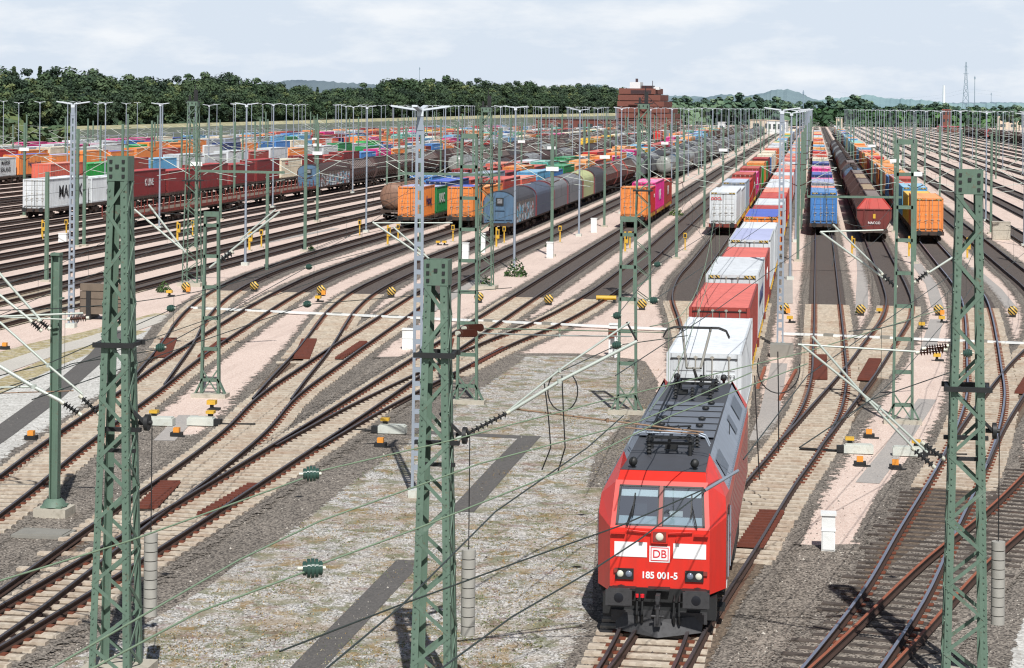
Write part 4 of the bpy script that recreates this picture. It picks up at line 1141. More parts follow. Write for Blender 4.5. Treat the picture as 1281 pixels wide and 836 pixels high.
M['black2']=M['black']
t=tag(empty('cable_loop',(0,0,0)),'black cable loop hanging from the central cantilever tubes','cable')
m=MB(); c=D(704,486,d); 
m.path([(c[0]+.30*math.cos(a),c[1],c[2]-.05+.40*math.sin(a)) for a in [math.radians(x) for x in range(-230,51,20)]],.014,5); m.build('loop',M['black'],t)
m=MB(); m.path([D(681,480,d),D(686,520,d),D(689,560,d+.1),D(678,588,d+.3)],.014,5); m.path([D(703,470,d),D(705,520,d),D(707,560,d+.1),D(698,590,d+.3)],.014,5); m.build('hanging_cable',M['black'],t)
d=43.3
tubes('cantilever_arm','pale crossing cantilever tubes reaching left from the front right lattice mast','cantilever',
  [('top_tube',[D(1160,566,d),D(1100,510,d),D(1002,431,d)],.026,'tubewhite'),('stay_tube',[D(1150,568,d),D(1085,500,d),D(1016,421,d)],.026,'tubewhite'),
   ('lower_tube',[D(998,431,d),D(1145,440,d)],.02,'tubewhite')],
  [(D(1178,572,d),D(1156,556,d),.08,5,'black'),(D(1166,582,d),D(1144,563,d),.08,5,'black'),(D(1180,438,d),D(1150,441,d),.075,8,'insbrown'),(D(1184,433,d),D(1158,436,d),.075,8,'insbrown')])
tubes('cantilever_arm','pale cantilever tubes reaching off the left edge from the front left lattice mast','cantilever',
  [('top_tube',[D(103,493,d),D(60,457,d),D(-60,350,d)],.026,'tubewhite'),('stay_tube',[D(78,503,d),D(42,484,d),D(-90,404,d)],.04,'tubewhite'),
   ('lower_tube',[D(-60,486,d),D(42,484,d)],.02,'tubewhite'),('thin_tube',[D(-60,494,d),D(92,489,d)],.012,'tuberust')],
  [(D(122,516,d),D(103,498,d),.085,5,'black'),(D(98,517,d),D(80,505,d),.085,5,'black')])
tubes('cantilever_arm','slender pale tubes with dark insulators behind the steel post at the left edge','cantilever',
  [('top_tube',[D(52,402,60),D(-20,320,60)],.04,'tubewhite'),('stay_tube',[D(40,402,60),D(-30,345,60)],.04,'tubewhite'),('span_tube',[D(-20,396,60),D(88,400,60)],.02,'tubewhite'),('lower_tube',[D(-20,397,60),D(104,392,60)],.03,'tubewhite')],
  [(D(60,410,60),D(50,402,60),.11,4,'black'),(D(50,412,60),D(40,403,60),.11,4,'black'),(D(108,398,60),D(88,399,60),.10,7,'insbrown')])
tubes('cross_span','brown porcelain insulators with thin span wire at the central lattice mast','insulator',
  [('span_wire',[D(604,411,44),D(700,413,50),D(830,416,58)],.014,'wiregreen'),('lower_wire',[D(594,417,44),D(700,420,50),D(790,421,56)],.016,'tubewhite')],
  [(D(582,411,43.5),D(603,410,44),.085,8,'insbrown'),(D(574,417,43),D(595,417,43.6),.085,8,'insbrown')])
tubes('cantilever_arm','pale tubes above the lattice mast crest left of the magenta container','cantilever',
  [('top_tube',[D(492,284,70),D(538,325,70)],.03,'tubewhite'),('stay_tube',[D(466,278,70),D(530,322,70)],.035,'tubewhite'),('span_tube',[D(466,279,70),D(566,279,70)],.02,'tubewhite')])
tubes('cantilever_arm','pale tubes with insulators left of the tall left lattice mast','cantilever',
  [('top_tube',[D(168,262,100),D(228,312,100)],.05,'tubewhite'),('stay_tube',[D(186,256,100),D(232,316,100)],.05,'tubewhite'),('right_tube',[D(262,335,100),D(350,265,100)],.05,'tubewhite'),('right_stay',[D(300,300,100),D(345,262,100)],.04,'tubewhite')],
  [(D(274,327,100),D(290,316,100),.2,4,'black')])
tubes('cantilever_arm','pale tubes with dark insulators between the blue container train and the tall ladder mast','cantilever',
  [('top_tube',[D(1026,290,84),D(1108,350,84)],.045,'tubewhite'),('stay_tube',[D(1042,281,84),D(1104,342,84)],.04,'tubewhite'),('right_tube',[D(1142,354,84),D(1192,322,84)],.045,'tubewhite'),('span_tube',[D(1026,290,84),D(1105,288,84)],.03,'tubewhite')],
  [(D(1120,358,84),D(1104,344,84),.14,4,'black'),(D(1146,352,84),D(1160,341,84),.14,4,'black')])
# ---- long diagonal guy and feeder wires in front
def wire(pts,label,r=.013,mat='wiregreen',h=6.0,name='feeder_wire'):
    q=[]
    for p in pts:
        q.append(p if len(p)==3 else (*G(p[0],p[1],h),h))
    m=MB(); m.path(q,r,5,0); tag(m.build(name,M[mat]),label,'wire')
wire([(-60,745),(161,677),(378,599)],'pale green wire ending at the upper round insulator')
wire([(401,589),(560,552),(760,500),(1010,440),(1200,380)],'pale green wire running right from the upper round insulator across the train')
wire([(40,850),(300,700),(400,652),(600,580),(800,527),(940,466)],'pale green wire passing between the two round insulators')
wire([(90,850),(250,765),(380,716)],'pale green wire ending at the lower round insulator')
wire([(403,705),(525,660),(700,590),(840,520),(1010,455)],'pale green wire running right from the lower round insulator')
wire([(350,815),(500,757),(640,706),(778,657),(881,612)],'dark wire passing before the locomotive windows','.'and .011,'wire')
wire([(520,860),(640,772),(740,714),(800,675),(881,614)],'dark wire crossing the locomotive front','.'and .011,'wire')
wire([(380,860),(500,760),(620,640),(735,560),(780,520)],'dark wire from the bottom up to the left of the locomotive roof',.012,'wire')
wire([(881,614),(923,589)],'short grey rod beside the locomotive cab roof',.03,'galv',5.5,'steady_rod')
wire([(-40,480),(60,455),(213,388)],'thin dark wire reaching the leftmost round insulator',.012,'wire')
wire([(214,386),(420,300),(600,262)],'thin dark wire beyond the leftmost round insulator',.012,'wire')
wire([(-30,505),(90,455),(201,437)],'thin dark wire ending at the insulator over the left rusty plate',.012,'wire')
wire([(201,435),(387,333),(520,300)],'thin wire between two round insulators at the left',.012,'wire')
wire([(40,500),(384,381),(640,360)],'thin wire at the insulator beside the striped drum',.012,'wire')
wire([(690,470),(772,432),(860,420)],'thin wire at the round insulator left of the train',.012,'wire')
wire([(772,395),(823,331),(905,280)],'thin wire up to the white container train',.012,'wire')
wire([(818,376),(985,262)],'thin wire over the train behind the locomotive',.012,'wire')
wire([(1000,560),(1090,500),(1200,462)],'thin wire right of the locomotive',.012,'wire')
wire([(930,575),(1010,470),(1210,330)],'thin wire crossing the right tracks',.012,'wire')
wire([(770,470),(900,385),(1040,285)],'thin wire slanting over the container roofs',.012,'wire')
def egg(pxx,pyy,d,r,label,mat='insgreen',along=(1,0,.1)):
    c=Vector(D(pxx,pyy,d)); u=Vector(along).normalized()
    t=empty('strain_insulator',tuple(c)); tag(t,label,'insulator')
    m=MB(); 
    for k in range(5): m.tube(u*(-.8*r+k*.4*r-.16*r),u*(-.8*r+k*.4*r+.16*r),r*(.72,.95,1,.95,.72)[k],16,0)
    m.tube(u*-r,u*r,r*.6,12,0); m.build('glass_sheds',M[mat],t)
    m=MB(); m.tube(u*(-r*1.5),u*-r*.9,r*.25,6,0); m.tube(u*r*.9,u*r*1.3,r*.25,6,0); m.build('clamp',M['inscap'],t)
    return t
dd=lambda px_,py_,h: FOC*(HC-h)/((py_-133)-ROLL*(px_-640.5))
for (a,b,r,l) in ((389,593,.125,'upper of the two large dark round insulators over the mossy gravel'),(391,711,.125,'lower of the two large dark round insulators over the mossy gravel')): egg(a,b,dd(a,b,6.0),r,l,along=(1,.3,0))
for (a,b,l) in ((214,386,'dark ball insulator at the left end of the white pipe'),(201,435,'dark ball insulator above the leftmost rusty plate'),(386.6,334,'dark ball insulator over the outer curving tracks'),
    (384.5,380.5,'dark ball insulator left of the yellow striped drum'),(772,395,'upper dark ball insulator left of the container train'),(771.6,432,'lower dark ball insulator left of the container train'),
    (822.5,331,'small dark ball insulator near the lattice mast left of the train'),(818,376,'small dark ball insulator under the lattice mast left of the train'),(1210.5,442,'dark ball insulator beside the front right lattice mast')):
    egg(a,b,dd(a,b,6.3),.10 if a not in (822.5,818) else .11,l)
# ------------------------------------------------------------------ small trackside things
M['stripes']=stripes()
where={0:'left of the small ladder mast',1:'between the two outer curving tracks',2:'left of the middle switches',3:'left of the nearest lamp mast',4:'under the tall ladder mast at the centre',5:'between the two tracks left of the container train',6:'under the lattice mast left of the train',7:'right of the train on pink ground',8:'between the blue container track and the hopper track',9:'right of the tall ladder mast',10:'at the right edge'}
for i,(a,b) in enumerate([(232.5,366),(318,365),(401.6,370),(489.6,372),(599,379),(686.4,382),(803,380+8),(981.4,393),(1076.8,395),(1173.8,395),(1266.7,397)]):
    x,y=G(a,b); t=tag(empty('striped_drum',(x,y,0)),'black and yellow striped round housing '+where[i],'striped housing')
    m=MB(); m.lathe([(.0,-.22),(.30,-.2),(.40,-.1),(.40,.1),(.3,.22),(0,.25)],(0,0,.52),'y',14,0); m.build('drum',M['stripes'],t); t.scale=(.7,.7,.7)
    m=MB(); m.box((0,0,.1),(.5,.3,.24),0); m.build('stand',M['black'],t)
    if i in (0,2,7,9): m=MB(); m.box((.3,-.25,.3),(.34,.3,.36),0); m.build('side_box',M['orange'],t)
def ypost(a,b,kind,label):
    x,y=G(a,b); t=tag(empty('signal_post',(x,y,0)),label,'yellow post'); t.scale=(.72,.72,.85)
    m=MB()
    if kind==0: m.box((0,0,.75),(.14,.14,1.5),0); m.box((0,-.02,1.5),(.36,.3,.5),0); m.box((0,-.19,1.5),(.22,.03,.3),1)
    else: m.box((0,0,1.0),(.2,.2,2.0),0); m.box((.16,-.02,1.35),(.36,.3,.9),0); m.box((.16,-.19,1.5),(.2,.03,.4),1)
    m.box((0,0,.05),(.5,.5,.12),2)
    m.build('post',[M['yellow'],M['black'],M['concrete']],t)
yl=[(53,300,1,'at the far left behind the green post'),(83,296,0,'left of the first lamp mast of the left row'),(222,302,1,'left of the tall left lattice mast'),(241,297,0,'behind the tall left lattice mast'),(312,314,1,'at the foot of the left row lamp mast'),(327,310,0,'right of the left row lamp mast'),
 (450,296,0,'below the brown tank wagon'),(485,307,1,'left of the nearest lamp mast top'),(498,302,0,'just left of the nearest lamp mast'),(566.7,303,0,'before the second orange container'),(621,310,1,'before the blue ended wagon, left one'),(630.7,305,0,'before the blue ended wagon, right one'),
 (700.6,304,0,'right of the hooded wagons'),(782,316,1,'before the short orange fronted train'),(788,312,0,'just right of the one before the short orange train'),(857,314,0,'left of the white container train'),(1065.7,322,1,'between the blue container and the brown hopper'),(1137,322,1,'behind the tall ladder mast'),(1142,322,0,'left of the orange container train, right one'),(1210,324,1,'behind the front right lattice mast')]
for a,b,k,l in yl: ypost(a,b,k,'small yellow trackside post '+l)
def cabinet(a,b,w,h,label,d=.4,mat='white',cap=True):
    x,y=G(a,b); t=tag(empty('trackside_cabinet',(x,y,0)),label,'cabinet')
    m=MB(); m.box((0,0,h/2),(w,d,h),0); m.box((0,-d/2-.012,h*.3),(w*.86,.02,h*.5),0); m.build('housing',M[mat],t)
    m=MB(); m.box((0,0,h+.03),(w+.06,d+.08,.06),0); m.box((0,-.02,h*.58),(w+.02,d+.02,.03),0); m.build('lid',M[mat],t)
    return t
cabinet(1036,688,.36,.95,'white cabinet standing on the gravel right of the locomotive')
cabinet(511,437,.55,.95,'white cabinet at the tip of the gravel wedge left of the nearest lamp mast')
cabinet(582.5,326,.5,1.3,'white cabinet inside the legs of the tall ladder mast'); cabinet(604,316,.4,1.5,'white cabinet behind the tall lattice mast at the centre')
cabinet(743,291,.55,1.3,'white cabinet left of the orange fronted short train'); cabinet(688,323,.5,1.2,'white cabinet at the foot of a green catenary mast')
cabinet(769,446,.5,1.5,'tall white cabinet beside a rusty sign near the white pipe'); cabinet(1252,300,1.6,1.6,'square grey concrete hut near the right edge',1.2,'concrete')
cabinet(79,303,.7,.7,'small white tank at the left behind the steel post')
def obox(a,b,label):
    x,y=G(a,b); t=tag(empty('junction_box',(x,y,0)),label,'junction box')
    m=MB(); m.box((0,0,.22),(.21,.21,.19),0); m.build('housing',M['orange'],t); m=MB(); m.box((0,0,.08),(.4,.3,.14),0); m.box((.1,-.2,.04),(.5,.1,.05),0); m.build('stand',M['black'],t)
for a,b,l in ((39,550,'at the left edge on white gravel'),(221,546,'on the edge of the left pink ground'),(476,559,'beside the front track left of the nearest lamp mast'),(1075.6,583,'right of the locomotive, left one of two'),(1120,587,'right of the locomotive, right one of two'),(6,437,'at the extreme left beside the gravel bank'),(1087,548,'below the tall ladder mast')):
    obox(a,b,'orange junction box '+l)
def motor(a,b,label,flip=1):
    x,y=G(a,b); t=tag(empty('point_machine',(x,y,0)),label,'point machine')
    m=MB(); m.box((0,0,.17),(1.0,.4,.26),0); m.box((.0,0,.32),(.9,.36,.05),0); m.build('casing',M['paleg'],t)
    m=MB(); m.box((flip*.3,.15,.5),(.3,.3,.1),0); m.build('yellow_lid',M['yellow'],t)
    m=MB(); m.box((flip*.3,.15,.38),(.16,.16,.2),0); m.box((flip*.62,0,.16),(.26,.3,.22),0); m.bar((flip*.7,0,.1),(flip*2.0,.1,.12),.06,.05,0); m.build('drive_rod',M['black'],t)
for a,b,f,l in ((201,533,-1,'left one on the left pink ground'),(252,533,1,'right one on the left pink ground'),(491,543,-1,'beside the nearest lamp mast'),(1074,568,-1,'right of the locomotive, left one'),(1135,571,1,'right of the locomotive, right one')):
    motor(a,b,'pale point machine with a yellow lid, '+l,f)
for i,(a,b,l) in enumerate(((265,513,'on the pink ground below the small ladder mast'),(212,371,'left of the small ladder mast'),(1153,412,'upper one right of the tall ladder mast'),(1178,404,'beside the striped housing right of the tall ladder mast'),(988,404,'right of the train below the striped housing'),(1172,452,'right of the tall ladder mast, lower one'),(1100,394,'on the pale ballast by the hopper track'),(398,378,'beside the striped housing at the left of the centre'),(548,307,'before the second orange container, left one'),(556,307,'before the second orange container, right one'))):
    x,y=G(a,b); m=MB(); m.box((0,0,.3),(.34,.3,.16),0); m.box((0,0,.12),(.12,.12,.24),1); m.box((.12,0,.05),(.4,.3,.08),1)
    tag(m.build('marker_box',[M['yellow'],M['black']],None,(x,y,0)),'small yellow marker box '+l,'marker box')
x,y=G(766,448); t=tag(empty('board_sign',(x,y,0)),'leaning rusty board on two white posts left of the container train','sign')
m=MB(); m.box((0,0,1.15),(.4,.08,.45),0,rz=.3); m.build('board',M['rustplate'],t); m=MB(); m.box((-.14,0,.5),(.08,.06,1.0),0); m.box((.14,0,.5),(.08,.06,1.0),0); m.build('legs',M['white'],t)
x,y=G(128,400); t=tag(empty('buffer_stop',(x,y,0)),'old timber buffer stop behind the front left lattice mast','buffer stop')
m=MB()
for k in range(4): m.box((0,0,.5+k*.42),(2.4,.45,.38),0)
m.build('timber_beams',M['woodold'],t); m=MB(); m.box((-.7,.4,.8),(.25,1.4,1.5),0); m.box((.7,.4,.8),(.25,1.4,1.5),0); m.build('struts',M['black'],t)
x,y=G(812,378); m=MB(); m.tube((-.6,0,.3),(.6,.1,.3),.14,12,0); m.box((-.4,0,.1),(.15,.3,.2),1); m.box((.5,0,.1),(.15,.3,.2),1); tag(m.build('yellow_tank',[M['yellow'],M['black']],None,(x-2.5,y-1.2,0)),'yellow cylinder lying beside the ladder mast left of the train','tank')
for i,(p0,p1,l) in enumerate((((948,487),(957,462),'left one of two rusty rails lying right of the train'),((975,502),(996,465),'right one of two rusty rails lying right of the train'))):
    a,b=G(*p0),G(*p1); m=MB(); m.bar((a[0],a[1],.07),(b[0],b[1],.07),.12,.12); tag(m.build('spare_rail',M['railrust']),l,'loose rail')
x,y=G(55,670); m=MB(); m.box((0,0,.05),(1.5,1.0,.08),0); m.box((0,0,.1),(1.3,.8,.03),0); tag(m.build('manhole_cover',M['concdark'],None,(x,y,0)),'dark concrete manhole cover at the foot of the steel post','manhole cover')
x,y=G(978,446); m=MB(); m.box((0,0,.3),(1.1,1.0,.6),0); tag(m.build('concrete_block',M['concdark'],None,(x,y,0)),'grey concrete block under the lamp mast right of the train','concrete block')
t=tag(empty('cable_loop',(0,0,0)),'black cable loop hanging right of the container train','cable')
m=MB(); c=D(974,460,62); m.path([(c[0]+.62*math.cos(a),c[1],c[2]+.75*math.sin(a)) for a in [math.radians(x_) for x_ in range(-200,21,15)]],.018,5); m.build('loop',M['black'],t)
m=MB(); m.path([D(973,440,62),D(974,500,62),D(974,565,62)],.018,5); m.path([D(944,470,62),D(947,540,62),D(950,600,62)],.018,5); m.build('hanging_cable',M['black'],t)
# ground level litter of little weeds
def bush(a,b,s,label,seed):
    r=random.Random(seed); x,y=G(a,b); m=MB()
    for k in range(int(220)):
        th=r.uniform(0,6.28); ph=r.random()**.6; rr=s*.5*ph; z=r.random()*s*.8*(1.1-ph)
        c=Vector((rr*math.cos(th),rr*math.sin(th),z+.05)); q=r.uniform(.06,.12)*max(1,s*.9)
        u=Vector((r.uniform(-1,1),r.uniform(-1,1),r.uniform(-.3,1))).normalized(); v=u.cross(Vector((r.random(),r.random(),r.random()))).normalized()
        m.add([c-u*q,c+v*q*.5,c+u*q,c-v*q*.5],[(0,1,2,3)],r.randrange(2))
    t=tag(empty('shrub',(x,y,0)),label,'shrub'); m.build('foliage',[M['leafS'],M['leafA']],t); m=MB(); m.tube((0,0,0),(0,0,s*.5),.02,5); m.build('stem',M['bark'],t)
def leafmat(name,a,b,sc=.6):
    n=NT(name); w=n.coord('World'); hv=n.n('ShaderNodeHueSaturation'); n.l(n.mix(n.ramp(n.noise(w,sc,3),.35,.65),a,b),hv.inputs['Color']); rd=n.n('ShaderNodeObjectInfo').outputs['Random']; n.l(n.math('ADD',n.math('MULTIPLY',rd,.65),.72),hv.inputs['Value']); n.l(n.math('ADD',n.math('MULTIPLY',rd,-.05),.525),hv.inputs['Hue']); hv.inputs['Saturation'].default_value=.9; n.base(hv.outputs[0]); n.rough(.7)
    n.b.inputs['Specular IOR Level'].default_value=.2
    return n.mat
M['leafA']=leafmat('leaf mid green',(.042,.078,.036),(.072,.118,.054)); M['leafB']=leafmat('leaf dark green',(.026,.052,.030),(.048,.080,.044))
M['leafC']=leafmat('leaf olive',(.08,.115,.04),(.12,.155,.055)); M['bark']=plain('bark',(.07,.055,.045),.9,0,.3,3)
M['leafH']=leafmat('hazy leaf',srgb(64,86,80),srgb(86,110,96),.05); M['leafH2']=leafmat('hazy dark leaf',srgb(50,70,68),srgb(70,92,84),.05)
M['hillH']=leafmat('haze tinted hill woods',srgb(104,126,136),srgb(120,142,148),.012); M['hillH2']=leafmat('haze tinted far hill',srgb(108,130,144),srgb(122,144,156),.02)  # aerial haze painted into the hill colours
M['leafS']=leafmat('shrub leaf',(.07,.15,.03),(.12,.22,.05),3)
bush(646,346,1.7,'small green shrub at the foot of the lamp mast in the centre',1); bush(608,358,.9,'low weeds at the foot of the tall lattice mast near the centre',2); bush(205,366,1.0,'low green weeds left of the leftmost striped housing',3)
bush(687,309,.7,'yellowish weeds right of the hooded wagons',4); bush(389,314,.6,'weeds at the foot of the green mast right of the left lamp mast',5); bush(846,270,1.6,'green weeds right of the magenta container',6)
bush(1075,392,.0+.4,'tiny weeds beside the hopper track',7)
r=random.Random(4); m=MB()
cl=[(r.uniform(-20,820),r.uniform(446,850)) for k in range(420)]
for ca,cb in cl:
    cx_,cy_=G(ca,cb); sp=r.uniform(.15,.75); kind=r.choice((0,0,1,1,2))
    for k in range(int(18+60*sp)):
        x=cx_+r.gauss(0,sp); y=cy_+r.gauss(0,sp*1.6)
        if x>-5.8 or x<-14.2+(y-100)*.0 and y<100 and x<-14.2 or x<-14.4 or y>96 or y<42: continue
        s_=r.uniform(.012,.04)
        for j in range(3):
            th=r.uniform(0,6.28); u=Vector((math.cos(th),math.sin(th),r.uniform(.3,1.2)))*s_; c=Vector((x+r.uniform(-.05,.05),y+r.uniform(-.05,.05),.015)); v=Vector((-u.y,u.x,.2*s_))*.5
            m.add([c,c+v,c+u,c-v],[(0,1,2,3)],kind if r.random()<.8 else r.randrange(3))
M['tuftdry']=plain('dry tuft',srgb(146,120,78),.9,0,.3,4)
tag(m.build('moss_tufts',[M['leafC'],M['tuftdry'],M['drymoss']]),'tiny moss and grass tufts scattered on the pale gravel','moss',None,'stuff')
# loose stones on near gravel
m=MB(); r=random.Random(8)
for k in range(9000):
    a,b=r.uniform(-10,1290),r.uniform(520,850); x,y=G(a,b); s=r.uniform(.012,.034)*(1 if r.random()<.95 else 1.8)
    c=(x,y,.02); vs=[(x+s*r.uniform(.6,1)*math.cos(t_),y+s*r.uniform(.6,1)*math.sin(t_),.008) for t_ in (0,1.57,3.14,4.71)]+[(x+s*r.uniform(-.3,.3),y+s*r.uniform(-.3,.3),.01+s*r.uniform(.7,1.2))]
    m.add(vs,[(0,1,4),(1,2,4),(2,3,4),(3,0,4)],r.randrange(3))
tag(m.build('loose_stones',[plain('pale stone',srgb(190,184,174),.9,0,.15,3),plain('grey stone',srgb(130,122,114),.9,0,.2,3),plain('dark stone',srgb(78,70,64),.9,0,.2,3)]),'loose stones scattered over the gravel','stones',None,'stuff')
# ------------------------------------------------------------------ the locomotive
def gloss(name,c,rough=.28,var=.06):
    n=NT(name); w=n.coord('World'); n.base(n.mix(n.ramp(n.noise(w,1.4,5,.65),.3,.8),c,mul(c,1-var*5))); n.rough(rough); n.b.inputs['Coat Weight'].default_value=.15; return n.mat
M['locored']=paint('locomotive red',(.70,.032,.02),.36,.05,.3); M['locoside']=paint('locomotive side red shaded and dusty',(.26,.05,.042),.3,.1,.6)  # side red darker and greyer: shading and sky reflection put into the colour
M['locogrey']=paint('locomotive roof grey',srgb(146,156,170),.5,.1,.3); M['locodark']=paint('locomotive roof dark',srgb(78,80,86),.55,.15,.35)
M['locopanel']=plain('roof plate',srgb(116,122,132),.5,.1,.2,2); M['grille']=plain('grille',srgb(112,121,133),.6,.2,.2,6)
M['lens']=plain('lamp lens',srgb(214,214,196),.15,0,.05,3); M['lens2']=plain('lamp lens grey',srgb(120,130,146),.15,.2,.1,3)
M['blind']=plain('sun blind',srgb(226,232,234),.6,0,.05,2); M['dash']=plain('dashboard',srgb(176,190,198),.6,0,.15,2); M['cabdark']=plain('cab interior',(.03,.04,.05),.8,0,.2,2)
n=NT('windscreen glass'); tr=n.n('ShaderNodeBsdfTransparent'); tr.inputs[0].default_value=(.8,.9,.93,1); gl=n.n('ShaderNodeBsdfGlossy'); gl.inputs['Roughness'].default_value=.04; gl.inputs[0].default_value=(.8,.9,1,1)
mx=n.n('ShaderNodeMixShader'); mx.inputs[0].default_value=.38; n.l(tr.outputs[0],mx.inputs[1]); n.l(gl.outputs[0],mx.inputs[2]); n.l(mx.outputs[0],n.out.inputs[0]); M['glass']=n.mat
LX,LY=G(821,748,1.05)
loco=empty('electric_locomotive',(-3.32,LY,0)); loco.scale=(.97,1,1); tag(loco,'red electric locomotive with white stripes, numbered 185 001-5, heading the container train','locomotive')
LEN=18.4
def both(fn):
    for s in (-1,1): fn(s)
m=MB()
def Q(m,pts,mi=0): m.add(pts,[tuple(range(len(pts)))],mi)
for e in (0,1):      # the two ends
    Y=(lambda y: y) if e==0 else (lambda y: LEN-y)
    Q(m,[(-1.14,Y(.62),1.02),(1.14,Y(.62),1.02),(1.14,Y(.62),2.44),(-1.14,Y(.62),2.44)])
    Q(m,[(-1.02,Y(1.10),3.42),(1.02,Y(1.10),3.42),(.99,Y(1.42),3.60),(-.99,Y(1.42),3.60)])
    if e==1: Q(m,[(-1.14,Y(.62),2.44),(1.14,Y(.62),2.44),(1.02,Y(1.10),3.42),(-1.02,Y(1.10),3.42)])
    for s in (-1,1):
        Q(m,[(s*1.14,Y(.62),1.02),(s*1.485,Y(1.35),1.02),(s*1.485,Y(1.35),2.62),(s*1.14,Y(.62),2.44)])
        Q(m,[(s*1.14,Y(.62),2.44),(s*1.485,Y(1.35),2.62),(s*1.45,Y(1.62),3.02),(s*1.02,Y(1.10),3.42)])
        Q(m,[(s*1.02,Y(1.10),3.42),(s*1.45,Y(1.62),3.02),(s*1.02,Y(2.55),3.84),(s*.99,Y(1.42),3.60)])
        Q(m,[(s*.99,Y(1.42),3.60),(s*1.02,Y(2.55),3.84),(s*.96,Y(2.75),3.60)],1)
        Q(m,[(s*1.45,Y(1.62),3.02),(s*1.485,Y(1.35),2.62),(s*1.485,Y(2.7),2.62),(s*1.485,Y(2.7),2.98)])
        Q(m,[(s*1.45,Y(1.62),3.02),(s*1.485,Y(2.7),2.98),(s*1.02,Y(2.55),3.84)])
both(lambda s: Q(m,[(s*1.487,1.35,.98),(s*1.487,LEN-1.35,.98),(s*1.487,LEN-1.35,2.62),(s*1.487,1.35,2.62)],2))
both(lambda s: Q(m,[(s*1.487,2.7,2.62),(s*1.487,LEN-2.7,2.62),(s*1.485,LEN-2.7,2.98),(s*1.485,2.7,2.98)]))
# horizontal beading of the lower side
for z in [1.15+.19*k for k in range(8)]: both(lambda s: m.box((s*1.492,LEN/2,z),(.02,LEN-4.6,.07),2))
m.box((0,LEN/2,.98),(2.9,LEN-2.6,.06),3)
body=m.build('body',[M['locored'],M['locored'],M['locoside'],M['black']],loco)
m=MB()
Q(m,[(-1.0,1.40,3.60),(1.0,1.40,3.60),(1.0,LEN-1.4,3.60),(-1.0,LEN-1.4,3.60)],0)
for s in (-1,1):
    Q(m,[(s*1.487,2.7,2.98),(s*1.487,LEN-2.7,2.98),(s*1.02,LEN-2.7,3.74),(s*1.02,2.7,3.74)],1)
    Q(m,[(s*1.02,2.7,3.74),(s*1.02,LEN-2.7,3.74),(s*.97,LEN-2.7,3.60),(s*.97,2.7,3.60)],1)
    for (y0,y1) in ((3.3,4.9),(9.8,10.7),(12.4,14.6)):
        k=.42
        def sl(t,y): return (s*(1.487-(1.487-1.02)*t+.02),y,2.98+.76*t+.02)
        Q(m,[sl(.25,y0),sl(.25,y1),sl(.78,y1),sl(.78,y0)],2)
    for y in [2.9+.32*i for i in range(42)]: m.box((s*1.46,y,3.03),(.05,.05,.05),2)
    m.box((s*1.25,8.6,3.37),(.02,.03,.6),3)
Q(m,[(-.95,6.1,3.66),(.95,6.1,3.66),(.95,12.3,3.66),(-.95,12.3,3.66)],4)
for y in (7.2,8.3,9.4,10.5,11.5): m.box((0,y,3.672),(1.9,.03,.02),3)
for (x_,y_) in ((-.5,7.7),(.5,7.7),(-.5,8.9),(.5,8.9),(-.5,10.8),(.5,10.8),(.6,11.9),(-.6,6.6)): m.lathe([(.0,0),(.10,.02),(.10,.07),(.06,.09),(0,.09)],(x_,y_,3.67),n=8,mi=3)
roof=m.build('roof',[M['locodark'],M['locogrey'],M['grille'],M['black'],M['locopanel']],loco)
# roof gear: insulators, bus bars, horns
m=MB()
for (x_,y_) in ((-.5,3.6),(.5,3.8),(-.6,4.9),(.6,4.8),(.35,5.6),(-.5,13.2),(.5,13.4),(0,13.0),(-.6,15.0),(.6,15.0),(.1,15.8)):
    m.tube((x_,y_,3.62),(x_,y_,3.98),.035,8,0)
    for k in range(4): m.tube((x_,y_,3.66+k*.08),(x_,y_,3.70+k*.08),.09,10,0,r2=.05)
m.bar((-.55,4.9,4.0),(-.6,14.8,4.0),.04,.04,0) ; m.bar((-.55,5.2,4.0),(.4,5.6,4.0),.04,.04,0); m.bar((-.5,3.6,4.0),(.5,3.8,4.0),.04,.04,0)
for k in range(12): m.tube((-.60+.005*k,5.4+k*.17,3.85),(-.60+.005*k,5.48+k*.17,3.85),.07,8,0)
for (x_,y_) in ((-.72,1.75),(.72,1.75),(-.72,17.2),(.72,17.2)): m.lathe([(.0,-.12),(.10,-.11),(.10,.02),(.04,.1),(0,.1)],(x_,y_,3.74),'y',12,0); m.box((x_,y_,3.63),(.08,.1,.1),0)
for (x_,y_) in ((0,4.3),(-.35,14.2),(.35,14.2)): m.box((x_,y_,3.70),(.3,.24,.12),0)
m.build('roof_equipment',[M['black']],loco)
